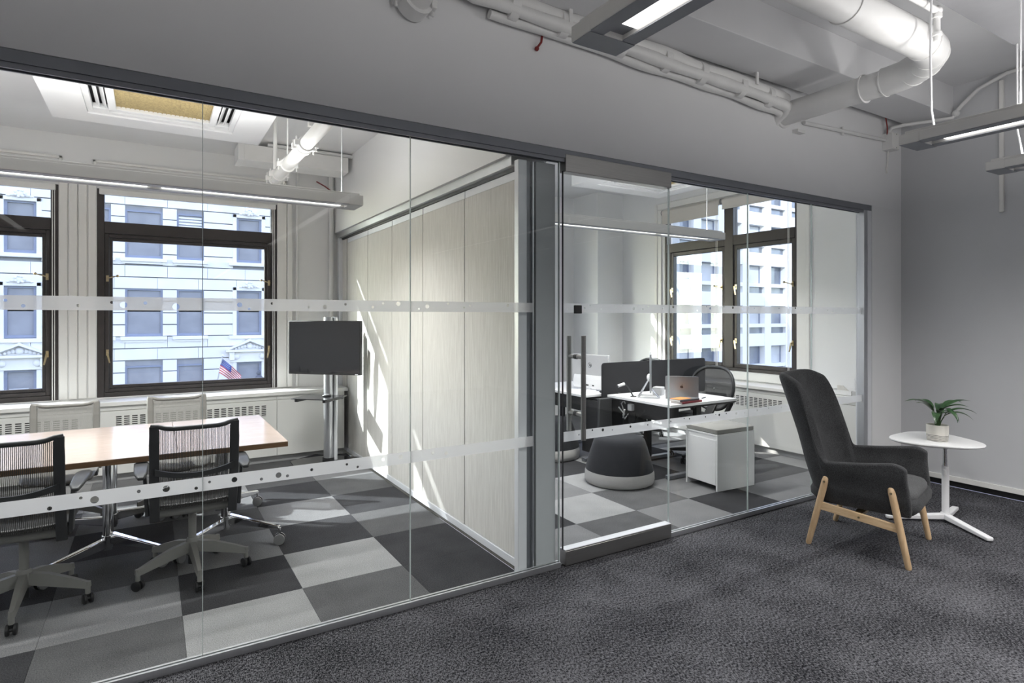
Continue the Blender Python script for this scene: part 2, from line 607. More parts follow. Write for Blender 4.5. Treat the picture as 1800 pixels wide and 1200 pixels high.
def window_conf(name, x0, x1, label_none=None):
    root = SE(name, ((x0 + x1) / 2, YW, WB))
    y0, y1 = YW + .0, YW + .09
    def frame(a, b, c, d, wv, wh, ya, yb, nm_):
        m = MB()
        m.box(a, a + wv, ya, yb, c, d).box(b - wv, b, ya, yb, c, d)
        m.box(a + wv, b - wv, ya, yb, c, c + wh).box(a + wv, b - wv, ya, yb, d - wh, d)
        return m.build(nm_, bronze, root, bev=.004)
    frame(x0, x1, WB, WT, .06, .045, y0, y1, 'outer_frame')
    zt = 2.375
    MB().box(x0 + .06, x1 - .06, y0 - .006, y1, zt, zt + .115).build('transom_bar', bronze, root, bev=.005)
    s = frame(x0 + .062, x1 - .062, WB + .047, zt - .002, .035, .035, y0 + .01, y1 - .005, 'sash_frame')
    frame(x0 + .099, x1 - .099, WB + .084, zt - .039, .028, .03, y0 + .03, y1 - .015, 'glazing_frame')
    MB().box(x0 + .125, x1 - .125, y0 + .05, y0 + .056, WB + .112, zt - .067).build('pane', glass_win, root, smooth=0)
    MB().box(x0 + .06, x1 - .06, y0 + .05, y0 + .056, zt + .115, WT - .045).build('pane', glass_win, root, smooth=0)
    for z, up in ((1.93, True), (1.20, False)):
        latch(root, (x0 + .085, y0 - .002, z), (0, -1, 0), (1, 0, 0), up and x0 > -1)
        latch(root, (x1 - .085, y0 - .002, z), (0, -1, 0), (-1, 0, 0), up)
    # bead chain of the blind at the right jamb
    m = MB()
    m.cyl((x1 - .045, y0 - .012, WB), (x1 - .045, y0 - .012, WT), .004, n=6)
    m.cyl((x1 - .028, y0 - .012, WB), (x1 - .028, y0 - .012, WT), .004, n=6)
    m.build('blind_chain', trim_paint, root)
    MB().box(x0 + .02, x1 - .02, y0 - .05, y0 - .004, WT - .06, WT - .005).build('blind_rail', trim_paint, root, bev=.006)
    return root
window_conf('window_1', *W1)
window_conf('window_2', *W2)

# sliding panel wall between meeting room and office
wd = SE('wall_divider', (1.92, 3.05, 0))
MB().box(1.85, 2.15, 3.10, YW, 2.535, CZ + .2).build('soffit', paint, wd)
MB().box(2.0, 2.15, 3.10, 7.6, CZ, OZ + .1).build('soffit', paint, wd)
MB().box(1.875, 2.12, 3.08, YW, 2.475, 2.535).build('track', alu, wd, bev=.003)
MB().box(1.915, 1.935, 3.08, YW, 2.455, 2.475).build('track_slot', black, wd)
YP = [3.062, 3.804, 4.57, 5.303, 6.025, 6.775]
for a, b in zip(YP[:-1], YP[1:]):
    MB().box(1.922, 2.03, a + .004, b - .004, .062, 2.40).build('acoustic_panel', panel_fab, wd, bev=.003)
    MB().box(1.926, 2.03, a + .006, b - .006, 2.402, 2.452).build('panel_top_rail', alu_light, wd)
    MB().box(1.914, 2.03, a + .002, b - .002, .012, .060).build('panel_bottom_rail', alu_light, wd, bev=.002)
MB().box(1.945, 2.03, 6.775, 6.80, .01, 2.45).build('panel_gap', black, wd)
MB().box(1.922, 2.03, 6.80, 6.97, .01, 2.45).build('acoustic_panel', panel_fab, wd, bev=.003)
MB().box(1.88, 2.1, 6.972, 7.05, .0, 2.475).build('end_post', alu_light, wd, bev=.004)
MB().box(1.96, 2.03, 3.06, 7.05, .0, .012).build('floor_seal', black, wd)
MB().box(2.03, 2.15, 3.062, 7.6, 0, 2.475).build('office_side', paint, wd)
MB().box(1.884, 1.944, 3.012, 3.060, 0, 2.50).build('white_post', alu_light, wd, bev=.003)
MB().box(1.946, 2.0, 3.03, 3.060, 0, 2.50).build('dark_reveal', alu_dark, wd)
MB().box(1.985, 1.998, 3.012, 3.030, 0, 2.50).build('edge_strip', alu, wd, bev=.002)
MB().box(2.006, 2.150, 3.006, 3.060, 0, 2.50).build('grey_end_panel', plain('grey_end_cap', (.44, .455, .47), .5, var=.02), wd, bev=.002)

# office walls
wo = SE('wall_back', (4.2, 7.6, 0))
W4 = (2.5, 4.9)
MB().box(2.0, 6.3, 7.6, 7.9, -.1, .8).build('wall_below', paint, wo)
MB().box(2.0, 6.3, 7.6, 7.9, 2.9, OZ + .2).build('wall_above', paint, wo)
MB().box(2.0, W4[0], 7.6, 7.9, .8, 2.9).build('pier', paint, wo)
MB().box(W4[1], 6.6, 7.6, 7.9, .8, 2.9).build('pier', paint, wo)
MB().box(5.80, 6.3, 7.0, 7.6, 0, OZ).build('corner_column', paint, wo)
w4 = SE('assumed_window_4', (3.7, 7.6, .8))  # assumed window out of view, lets the sun reach the office side wall
m = MB()
m.box(W4[0], W4[0] + .09, 7.62, 7.7, .8, 2.9).box(W4[1] - .09, W4[1], 7.62, 7.7, .8, 2.9).box(3.62, 3.78, 7.62, 7.7, .89, 2.81)
m.box(W4[0], W4[1], 7.62, 7.7, .8, .89).box(W4[0], W4[1], 7.62, 7.7, 2.81, 2.9).box(W4[0], W4[1], 7.62, 7.7, 2.38, 2.52)
m.build('outer_frame', bronze, w4)
MB().box(W4[0] + .05, W4[1] - .05, 7.66, 7.666, .85, 2.85).build('pane', glass_win, w4, smooth=0)

XW = 6.30
Y3 = (4.065, 6.11)
ZB3, ZT3 = .87, 3.07
ws = SE('wall_side', (XW, 5.0, 0))
MB().box(XW, XW + .3, 2.95, 7.9, -.1, ZB3).build('wall_below', paint, ws)
MB().box(XW, XW + .3, 2.95, 7.9, ZT3, OZ + .2).build('wall_above', paint, ws)
MB().box(XW, XW + .3, 2.95, Y3[0], ZB3, ZT3).build('pier', paint, ws)
MB().box(XW, XW + .3, Y3[1], 7.9, ZB3, ZT3).build('pier', paint, ws)
for y0, y1 in ((Y3[0] - .165, Y3[0]), (Y3[1], Y3[1] + .165)):
    MB().box(XW - .022, XW, y0 + .05, y1 - .0, ZB3 - .1, ZT3 + .02).build('casing_strip', trim_paint, ws, bev=.005)
    s0 = y0 if y0 < 5 else y1 - .05
    MB().box(XW - .038, XW, s0, s0 + .05, ZB3 - .1, ZT3 + .1).build('casing_strip', trim_paint, ws, bev=.008)
MB().box(XW - .03, XW, Y3[0] - .165, Y3[1] + .165, ZT3 + .02, ZT3 + .11).build('casing_strip', trim_paint, ws, bev=.008)
MB().box(XW - .03, XW, Y3[0] - .12, Y3[1] + .12, ZB3 - .10, ZB3 - .005).build('window_apron', cab_paint, ws, bev=.004)
w3 = SE('window_3', (XW, 5.08, ZB3))
x0, x1 = XW, XW + .09
def fr3(a, b, c, d, wv, wh, xa, xb, nm_):
    m = MB()
    m.box(xa, xb, a, a + wv, c, d).box(xa, xb, b - wv, b, c, d)
    m.box(xa, xb, a + wv, b - wv, c, c + wh).box(xa, xb, a + wv, b - wv, d - wh, d)
    return m.build(nm_, bronze, w3, bev=.004)
fr3(Y3[0], Y3[1], ZB3, ZT3, .035, .04, x0, x1, 'outer_frame')
MB().box(x0 - .006, x1, 4.94, 5.075, ZB3 + .04, ZT3 - .04).build('mullion', bronze, w3, bev=.005)
MB().box(x0 - .004, x1, Y3[0] + .035, 4.94, 2.46, 2.585).build('transom_bar', bronze, w3, bev=.005)
MB().box(x0 - .004, x1, 5.075, Y3[1] - .035, 2.46, 2.585).build('transom_bar', bronze, w3, bev=.005)
for a, b in ((Y3[0] + .037, 4.938), (5.077, Y3[1] - .11)):
    fr3(a, b, ZB3 + .042, 2.458, .045, .05, x0 + .012, x1 - .012, 'sash_frame')
    MB().box(x0 + .045, x0 + .051, a + .03, b - .03, ZB3 + .08, 2.42).build('pane', glass_win, w3, smooth=0)
    MB().box(x0 + .045, x0 + .051, a - .002, b + .002, 2.585, ZT3 - .04).build('pane', glass_win, w3, smooth=0)
MB().box(x0 + .004, x1, Y3[1] - .108, Y3[1] - .035, ZB3 + .04, 2.46).build('side_frame', bronze, w3, bev=.004)
for z, up in ((1.93, True), (1.25, False)):
    for y, sd in ((4.125, 1), (4.90, -1), (5.115, 1), (5.965, -1)):
        latch(w3, (x0 - .002, y, z), (-1, 0, 0), (0, sd, 0), up and sd == 1)
m = MB()
for y in (5.155, 5.175): m.cyl((x0 - .04, y, .9), (x0 - .04, y, 2.9), .003, n=6)
for y in (4.145, 4.16): m.cyl((x0 - .04, y, .9), (x0 - .04, y, 2.9), .003, n=6)
m.build('blind_chain', trim_paint, w3)

# ------------------------------------------------------------------ glass partition and door
wg = SE('wall_glass', (1.4, YG, 0))
m = MB().box(-2.78, 5.72, 2.955, 3.015, 2.535, 2.585)
m.build('top_channel', alu_dark, wg)
MB().box(-2.78, 5.72, 2.962, 2.972, 2.512, 2.535).box(-2.78, 5.72, 3.0, 3.01, 2.512, 2.535).build('channel_lip', alu_dark, wg)
MB().box(-2.78, 2.165, 2.966, 2.979, 0, .034).box(-2.78, 2.165, 2.991, 3.004, 0, .034).box(-2.78, 2.165, 2.979, 2.991, 0, .012).build('floor_channel', alu, wg, bev=.0015)
MB().box(3.115, 5.6, 2.966, 2.979, 0, .034).box(3.115, 5.6, 2.991, 3.004, 0, .034).box(3.115, 5.6, 2.979, 2.991, 0, .012).build('floor_channel', alu, wg, bev=.0015)
MB().box(5.598, 5.65, 2.955, 3.02, 0, 2.535).build('jamb_channel', alu, wg, bev=.002)
MB().box(5.652, 5.718, 2.952, 3.06, 0, 2.535).build('jamb_cover', alu_light, wg, bev=.002)
UP = [(-0.481, 1.615, 0.006), (-0.427, 1.594, 0.007), (-0.252, 1.597, 0.007), (-0.139, 1.611, 0.006), (-0.098, 1.601, 0.013), (-0.02, 1.61, 0.007), (0.094, 1.595, 0.014), (0.349, 1.606, 0.011), (0.489, 1.614, 0.006), (0.389, 1.588, 0.006), (0.657, 1.598, 0.006), (0.734, 1.6, 0.011), (0.836, 1.614, 0.006), (0.977, 1.601, 0.007), (1.032, 1.622, 0.007), (1.115, 1.62, 0.012), (1.231, 1.594, 0.005), (1.279, 1.607, 0.011), (1.404, 1.625, 0.006), (1.503, 1.603, 0.005), (1.541, 1.615, 0.006), (1.789, 1.619, 0.009), (2.223, 1.598, 0.006), (2.361, 1.608, 0.005), (2.404, 1.625, 0.004), (2.496, 1.601, 0.006), (2.619, 1.619, 0.01), (2.666, 1.631, 0.005), (2.78, 1.607, 0.011), (2.862, 1.604, 0.006), (2.913, 1.622, 0.005), (3.053, 1.61, 0.006), (3.153, 1.622, 0.01), (3.23, 1.621, 0.005), (3.499, 1.63, 0.005), (3.539, 1.614, 0.009), (3.398, 1.598, 0.005), (3.691, 1.628, 0.005), (3.793, 1.624, 0.01), (3.905, 1.61, 0.007), (4.05, 1.618, 0.006), (4.134, 1.622, 0.005), (4.364, 1.621, 0.005), (4.487, 1.628, 0.006), (4.583, 1.633, 0.008), (4.658, 1.612, 0.004), (4.714, 1.633, 0.005), (4.864, 1.625, 0.007), (5.05, 1.61, .005), (5.13, 1.6, .007), (5.3, 1.62, .005)]
LO = [(-0.345, 0.786, 0.008), (-0.244, 0.812, 0.006), (-0.198, 0.797, 0.015), (-0.044, 0.808, 0.007), (0.057, 0.804, 0.014), (0.172, 0.789, 0.007), (0.225, 0.809, 0.006), (0.327, 0.805, 0.012), (0.442, 0.791, 0.007), (0.518, 0.799, 0.013), (0.558, 0.79, 0.007), (0.671, 0.804, 0.007), (0.843, 0.808, 0.006), (0.898, 0.788, 0.006), (1.032, 0.809, 0.008), (1.127, 0.811, 0.012), (1.31, 0.81, 0.008), (1.392, 0.798, 0.01), (2.314, 0.805, 0.006), (2.423, 0.823, 0.006), (2.51, 0.816, 0.01), (2.59, 0.808, 0.004), (2.75, 0.814, 0.008), (2.908, 0.811, 0.005), (2.963, 0.822, 0.004), (3.033, 0.812, 0.008), (3.13, 0.815, 0.005), (3.263, 0.823, 0.005), (3.318, 0.816, 0.005), (3.487, 0.815, 0.005), (3.599, 0.823, 0.004), (3.639, 0.817, 0.009), (3.718, 0.820, 0.005), (3.833, 0.812, 0.008), (3.933, 0.806, 0.006), (4.085, 0.815, 0.008), (4.227, 0.82, 0.004), (4.393, 0.812, 0.004), (4.471, 0.815, 0.007), (4.9, .80, .006), (5.2, .81, .005), (-.6, 1.6, .01)]
def band(parent, x0, x1, z0, z1, dots):
    cu = bpy.data.curves.new('band', 'CURVE')
    cu.dimensions = '2D'
    cu.fill_mode = 'BOTH'
    def spl(pts):
        s = cu.splines.new('POLY')
        s.points.add(len(pts) - 1)
        for p, q in zip(s.points, pts): p.co = (q[0], q[1], 0, 1)
        s.use_cyclic_u = True
    spl([(x0, z0), (x1, z0), (x1, z1), (x0, z1)])
    for dx, dz, r in dots:
        if dx - r < x0 + .003 or dx + r > x1 - .003: continue
        dz = min(max(dz, z0 + r + .003), z1 - r - .003)
        spl([(dx + r * math.cos(2 * math.pi * k / 20), dz + r * math.sin(2 * math.pi * k / 20)) for k in range(20)])
    tmp = bpy.data.objects.new('band_curve', cu)
    me = bpy.data.meshes.new_from_object(tmp)
    bpy.data.objects.remove(tmp)
    bpy.data.curves.remove(cu)
    pl = world_matrix(parent).translation
    for v in me.vertices:
        v.co = Vector((v.co.x - pl.x, YG - .0075 - pl.y, v.co.y - pl.z))
    me.name = 'frosted_band'
    me.materials.clear()
    me.materials.append(frost)
    o = bpy.data.objects.new('frosted_band', me)
    col.objects.link(o)
    o.parent = parent
    return o
def pane(parent, x0, x1, z0, z1, bx0=None, bx1=None):
    p = MB().box(x0, x1, YG - .006, YG + .006, z0, z1).build('pane', glass, parent, smooth=0)
    for z, w_, dots in ((1.578, .057, UP), (.772, .062, LO)):
        b = band(parent, bx0 or x0, bx1 or x1, z, z + w_, dots)
        b.parent = p
    return p
PX = [-2.77, -1.78, -.79, .198, 1.184, 2.160]
for i in range(5):
    pane(wg, PX[i] + .0015, PX[i + 1] - .0015, .014, 2.54, None, 1.965 if i == 4 else None)
for a, b in ((3.118, 3.977), (3.977, 4.82), (4.82, 5.60)):
    pane(wg, a + .0015, b - .0015, .014, 2.54)
for x in (.198, 1.184, 3.977, 4.82):
    MB().box(x - .0014, x + .0014, YG - .0065, YG + .0065, .03, 2.54).build('joint_seal', glass_edge, wg, smooth=0)
MB().box(2.1605, 2.166, YG - .007, YG + .007, .03, 2.535).build('joint_seal', glass_edge, wg, smooth=0)
MB().box(3.1125, 3.117, YG - .007, YG + .007, .03, 2.535).build('joint_seal', glass_edge, wg, smooth=0)

d1 = SE('door_1', (2.65, YG, 0))
p = pane(d1, 2.194, 3.108, .06, 2.50)
MB().box(2.1905, 2.1935, YG - .007, YG + .007, .1, 2.46).build('edge_seal', black, d1, smooth=0)
MB().box(2.192, 3.110, 2.952, 3.018, 2.452, 2.560).build('top_rail', steel, d1, bev=.003)
MB().box(2.192, 3.110, 2.952, 3.018, .008, .098).build('bottom_rail', steel, d1, bev=.003)
MB().box(2.192, 3.110, 2.956, 3.014, .102, .106).build('rail_gasket', alu_light, d1)
for y, z0, z1, x in ((YG - .075, .783, 1.433, 2.297), (YG + .075, .821, 1.429, 2.297)):
    h = MB().cyl((x, y, z0), (x, y, z1), .016, n=16).build('pull_handle', steel, d1)
for z in (.94, 1.30):
    m = MB().cyl((2.297, YG - .075, z), (2.297, YG - .012, z), .013, n=12).cyl((2.297, YG + .012, z), (2.297, YG + .075, z), .013, n=12)
    m.build('handle_standoff', steel, d1)
    MB().cyl((2.297, YG - .013, z), (2.297, YG + .013, z), .016, n=12).build('standoff_gasket', black, d1)
MB().box(2.27, 2.322, YG - .030, YG - .009, 1.572, 1.624).build('card_reader', black, d1, bev=.003)

# ------------------------------------------------------------------ lounge ceiling: beams, ducts, pipes
bm1 = SE('trim_1', (0, 2.68, MZ))
MB().box(-5, XR, 2.51, 2.86, 3.385, MZ).build('beam', ceil_paint, bm1)
MB().box(-5, 4.62, 2.495, 2.87, 3.37, MZ).build('beam_casing', ceil_paint, bm1, bev=.004)
S('trim_2', MB().box(-5, XR, -.2, 1.57, 3.30, MZ), plain('dark_beam_paint', (.22, .22, .23), .55, var=.06, nscale=5))
S('trim_3', MB().box(-5, XR, -4.2, -2.6, 3.30, MZ), ceil_paint)

# big round duct: runs along the wall, turns and enters the header
dk = thing('round_duct', 'large white spiral duct turning into the wall above the glass', 'duct', (4.42, 1.75, 3.1))
def arc(c, r, a0, a1, n, z):
    return [(c[0] + r * math.cos(R(lerp(a0, a1, k / n))), c[1] + r * math.sin(R(lerp(a0, a1, k / n))), z) for k in range(n + 1)]
ZD, RD = 3.185, .095
DX, DY, DR = 3.94, 2.165, .43
MB().tube([(-4.9, DY - DR, ZD), (1.8, DY - DR, ZD), (DX, DY - DR, ZD)], RD, 28).build('straight_run', pipe_paint, dk, smooth=50)
MB().tube(arc((DX, DY), DR, -90, 0, 5, ZD), RD + .002, 28).build('elbow', pipe_paint, dk, smooth=20)
MB().tube([(DX + DR, DY, ZD), (DX + DR, 2.955, ZD)], RD - .006, 28).build('wall_run', pipe_paint, dk, smooth=50)
rings_ = [((x_, DY - DR, ZD), (1, 0, 0)) for x_ in (1.9, 3.1, DX)] + [((DX + DR, y_, ZD), (0, 1, 0)) for y_ in (DY, DY + .14)]
rings_ += [((DX + DR * math.cos(R(a_)), DY + DR * math.sin(R(a_)), ZD), (-math.sin(R(a_)), math.cos(R(a_)), 0)) for a_ in (-63, -45, -27)]
for p, d in rings_:
    d = Vector(d).normalized() * .004
    MB().tube([Vector(p) - d, Vector(p) + d], RD + .006, 28).build('seam_ring', pipe_paint, dk, smooth=50)
for k in (1.0, 2.6):
    MB().box(k - .012, k + .012, DY - DR - .005, DY - DR + .005, ZD + RD - .01, MZ).build('hanger', pipe_paint, dk)
MB().cyl((DX + DR, 2.935, ZD), (DX + DR, 2.951, ZD), RD + .012, n=28).build('wall_collar', pipe_paint, dk)
MB().box(4.50, 4.60, 2.90, 2.955, 3.06, 3.085).build('bracket', pipe_paint, dk)

# insulated pipe bundle along the header
pb = thing('pipe_bundle', 'bundle of white wrapped pipes strapped along the top of the header wall', 'pipes', (2.4, 2.9, 3.2))
xs0, xs1 = 1.62, 4.20
def bundle(dy, dz, r, wob, ph, nm_):
    pts = []
    n = 46
    for k in range(n + 1):
        x = lerp(xs0, xs1, k / n)
        sag = wob * math.sin(x * 5.2 + ph) + wob * .6 * math.sin(x * 11 + ph * 2)
        pts.append((x, 2.95 + dy + sag * .3, 3.225 + (4.2 - x) * .03 + dz + sag))
    pts += [(xs1 + .06, 2.95 + dy, 3.215 + dz), (xs1 + .10, 2.95 + dy + .03, 3.19 + dz), (xs1 + .105, 2.97, 3.15 + dz)]
    MB().tube(pts, [r * (1 + .10 * math.sin(p[0] * 9 + ph)) for p in pts], 14).build(nm_, pipe_paint, pb, smooth=60)
bundle(-.09, .05, .045, .005, 0, 'upper_pipe')
bundle(-.11, -.012, .038, .004, 1.3, 'middle_pipe')
bundle(-.05, -.045, .028, .006, 2.5, 'lower_pipe')
for x in (1.75, 2.1, 2.55, 2.95, 3.3, 3.72, 4.05):
    m = MB()
    m.tube([(x - .028, 2.85, 3.248), (x + .028, 2.85, 3.247)], .072, 16)
    m.v = [(a, 2.865 + (b - 2.85) * .86, 3.238 + (4.2 - a) * .03 + (c - 3.248) * 1.10) for a, b, c in m.v]
    m.build('strap', pipe_paint, pb, smooth=50)
for x in (2.12, 3.85):
    m = MB().box(x - .012, x + .012, 2.80, 2.81, 3.27, 3.39).tube(arc((x, 2.85), .0, 0, 0, 1, 3.3), .01, 6)
    MB().box(x - .012, x + .012, 2.80, 2.812, 3.28, 3.40).build('hanger', pipe_paint, pb)
# elbows coming down at the left end
MB().tube([(1.42, 2.84, 3.64), (1.44, 2.84, 3.48), (1.50, 2.845, 3.38), (1.63, 2.86, 3.352)], .045, 14).build('riser', pipe_paint, pb, smooth=60)
MB().tube([(1.30, 2.88, 3.64), (1.32, 2.88, 3.42), (1.38, 2.87, 3.34), (1.50, 2.85, 3.29), (1.63, 2.84, 3.29)], .036, 14).build('riser', pipe_paint, pb, smooth=60)
# red wires
tag(MB().tube([(2.0, 2.935, 3.30), (2.002, 2.93, 3.25), (1.99, 2.925, 3.19), (1.967, 2.935, 3.155)], .007, 8).sphere((1.966, 2.936, 3.15), .014, 8, 6).build('red_wire', red_wire), 'short dark red wire hanging below the wrapped pipe bundle', 'wire')
tag(MB().tube([(5.86, 2.90, 3.42), (5.89, 2.90, 3.33), (5.91, 2.91, 3.24)], .006, 8).build('red_wire', red_wire), 'short red wire running into the junction box in the corner', 'wire')

# big drain pipe with clamp at the top left
dp = thing('drain_pipe', 'thick white drain pipe with bolted coupling at the top edge left of the bundle', 'pipe', (1.18, 2.86, 3.2))
MB().tube([(1.165, 2.955, 3.185), (1.18, 2.86, 3.20), (1.22, 2.70, 3.33), (1.27, 2.5, 3.62)], .068, 20).build('pipe_run', pipe_paint, dp, smooth=60)
MB().tube([(1.167, 2.94, 3.188), (1.18, 2.86, 3.203)], .090, 20).build('coupling', pipe_paint, dp, smooth=40)
for s_ in (-1, 1):
    MB().box(1.172 + s_ * .095 - .016, 1.172 + s_ * .095 + .016, 2.85, 2.94, 3.165, 3.205).build('clamp_ear', pipe_paint, dp, bev=.004)
    MB().cyl((1.172 + s_ * .10, 2.895, 3.14), (1.172 + s_ * .10, 2.895, 3.235), .008, n=8).build('bolt', pipe_paint, dp)

# sprinkler pipe, conduit, junction box
SX, SY, SZ = 3.79, 1.602, 3.278
sp = thing('sprinkler_pipe', 'thin white pipe ending in a short drop nozzle beside the duct elbow', 'pipe', (SX, SY, SZ))
MB().tube([(-2.5, SY, SZ), (SX - .015, SY, SZ)], .019, 12).build('pipe_run', pipe_paint, sp, smooth=60)
MB().sphere((SX, SY, SZ), .028, 12, 8).build('elbow', pipe_paint, sp, smooth=60)
MB().cyl((SX, SY, SZ - .02), (SX, SY, SZ - .04), .026, n=12).build('collar', pipe_paint, sp, smooth=60)
MB().cyl((SX, SY, SZ - .03), (SX, SY, SZ - .13), .017, n=12).build('drop', pipe_paint, sp, smooth=50)
MB().tube([(SX, SY, SZ - .125), (SX, SY, SZ - .14), (SX, SY, SZ - .145), (SX, SY, SZ - .17)], [.026, .026, .020, .018], 10).build('nozzle', pipe_paint, sp, smooth=40)

cn = thing('electric_conduit', 'white conduit bending from the ceiling to the junction box in the corner', 'conduit', (6.0, 2.9, 3.2))
MB().tube([(XR - .05, -1.0, MZ - .02), (XR - .05, 1.8, MZ - .02), (XR - .05, 2.1, MZ - .03), (XR - .05, 2.3, MZ - .1), (XR - .05, 2.42, MZ - .2), (XR - .05, 2.47, 3.40)], .016, 10).build('upper_run', pipe_paint, cn, smooth=60)
MB().tube([(XR - .05, 2.47, 3.41), (XR - .06, 2.49, 3.35), (XR - .13, 2.60, 3.345), (5.98, 2.80, 3.335), (5.93, 2.88, 3.32), (5.92, 2.91, 3.27)], .016, 10).build('lower_run', pipe_paint, cn, smooth=60)
MB().tube([(4.62, 2.925, 3.16), (5.90, 2.925, 3.215)], .016, 10).build('wall_run', pipe_paint, cn, smooth=60)
MB().cyl((5.2, 2.93, 3.15), (5.2, 2.93, 3.225), .01, n=8).build('clip', pipe_paint, cn)
MB().sphere((XR - .05, 2.47, 3.385), .032, 10, 6).build('coupling', pipe_paint, cn)
MB().box(XR - .066, XR - .034, 1.55, 1.59, MZ - .05, MZ - .0).build('clip', pipe_paint, cn)
jb = thing('junction_box', 'small white electrical box on the wall in the corner', 'electrical box', (5.95, 2.9, 3.15))
MB().box(5.90, 6.02, 2.86, 2.95, 3.12, 3.275).build('box_body', pipe_paint, jb, bev=.004)
MB().box(5.905, 6.015, 2.853, 2.86, 3.125, 3.27).build('cover_plate', trim_paint, jb, bev=.002)
for z in (3.135, 3.26):
    MB().cyl((5.96, 2.850, z), (5.96, 2.854, z), .005, n=8).build('screw', steel, jb)
MB().tube([(5.97, 2.93, 3.12), (5.975, 2.94, 3.0), (5.965, 2.945, 2.94), (5.98, 2.945, 2.92)], .007, 8).build('loose_wire', trim_paint, jb, smooth=60)
tag(MB().box(XR - .03, XR - .001, 2.13, 2.16, 2.45, MZ - .07).build('cable_trunking', trim_paint, bev=.003), 'slim white vertical cable trunking on the right wall', 'trunking')

# ------------------------------------------------------------------ pendant lamps
def pendant(label, cx, cy, z, length, axis, wid=.20, hgt=.055, gaps=(), group='linear pendant lamps', zc=3.30, power=.68, cables=None, pos=(.12, .88)):
    """linear direct/indirect pendant; built along local x from 0 to length"""
    rz = 0 if axis == 'x' else R(-90)
    t = thing('pendant_lamp', label, 'lamp', (cx, cy, z), rz, group)
    hw = wid / 2
    m = MB()
    m.box(0, length, -hw, -hw * .42, .004, hgt).box(0, length, hw * .42, hw, .004, hgt)
    L(m, 'side_profile', lamp_body, t, bev=.003)
    L(MB().box(.0, length, -hw + .002, hw - .002, hgt - .012, hgt).box(.02, length - .02, -hw + .015, hw - .015, hgt, hgt + .018), 'top_tray', lamp_body, t, bev=.003)
    L(MB().box(.002, length - .002, -hw + .002, -hw * .42, 0, .004).box(.002, length - .002, hw * .42, hw - .002, 0, .004), 'underside', lamp_under, t)
    m = MB().box(-.004, .10, -hw - .001, hw + .001, 0, hgt + .001)
    L(m, 'end_cap', lamp_body, t, bev=.003)
    L(MB().box(length - .10, length + .004, -hw - .001, hw + .001, 0, hgt + .001), 'end_cap', lamp_body, t, bev=.003)
    for a_ in (0, length - .098):
        L(MB().box(a_, a_ + .098, -hw + .001, hw - .001, -.002, 0), 'end_cap_underside', lamp_under, t)
    segs = []
    a = .17
    for g in list(gaps) + [length - .13]:
        segs.append((a, g - .04 if g in gaps else g))
        a = g + .04
    for a, b in segs:
        L(MB().box(a, b, -hw * .40, hw * .40, .012, .02), 'diffuser', diff, t, smooth=0)
    L(MB().box(.1, length - .1, -hw * .42, hw * .42, .02, .024), 'reflector', lamp_under, t, smooth=0)
    L(MB().box(.15, length - .15, -hw * .55, hw * .55, hgt + .018, hgt + .021), 'uplight', diff_up, t, smooth=0)
    for f in pos:
        x = length * f
        L(MB().cyl((x, 0, hgt), (x, 0, zc - z), .0035, n=6).cyl((x, 0, hgt), (x, 0, hgt + .04), .008, n=8), 'suspension_cable', white_metal, t)
    for nmx, zz, e, d in (('down', -.006, 17, 0), ('up', hgt + .03, 11 if zc < 3.31 and zc > 3.29 and group.startswith('linear') else 5, 1)):
        al = bpy.data.lights.new('pendant_light', 'AREA')
        al.shape = 'RECTANGLE'
        al.size = length - .3
        al.size_y = wid * .42
        al.energy = e * length * power * LAMP
        al.color = (1, .985, .97)
        al.spread = R(148) if d == 0 else R(180)
        ao = bpy.data.objects.new('pendant_light', al)
        ao.location = (length / 2, 0, zz)
        if d: ao.rotation_euler = (math.pi, 0, 0)
        col.objects.link(ao)
        ao.parent = t
    if cables:
        L(MB().tube(cables, .006, 8), 'power_cable', white_metal, t, smooth=60)
    return t
# lounge lamps run towards the camera (local x -> -y)
pendant('pendant lamp over the lounge at the top edge, its dark underside in view', 1.345, 1.64, 2.50, 4.2, 'y')
pendant('long pendant lamp high in front of the right wall, above the small one', 3.64, 1.68, 2.50, 4.2, 'y', cables=[(.13, 0, .07), (.115, .0, .18), (.11, 0, .5), (.115, 0, .8)])
pendant('pendant lamp by the right wall, cut off by the right edge below the long one', 4.74, 1.68, 2.50, 4.2, 'y', cables=[(.16, 0, .07), (.13, 0, .25), (.13, 0, .5), (.13, 0, .8)])
pendant('assumed pendant lamp over the left side of the lounge, outside the picture', -1.2, 1.68, 2.50, 4.2, 'y')  # assumed lamp out of view, added to light the lounge
pendant('pendant lamp hanging in the meeting room in front of the windows', -2.3, 4.56, 2.40, 3.68, 'x', wid=.23, hgt=.075, gaps=(2.32,), zc=CZ, group='room pendant lamps', power=1.25, pos=(.1, .965))
pendant('pendant lamp hanging in the office in front of the corner window', 2.35, 4.42, 2.40, 3.03, 'x', wid=.19, hgt=.075, gaps=(2.15,), zc=OZ, group='room pendant lamps', power=1.15, pos=(.1, .94))

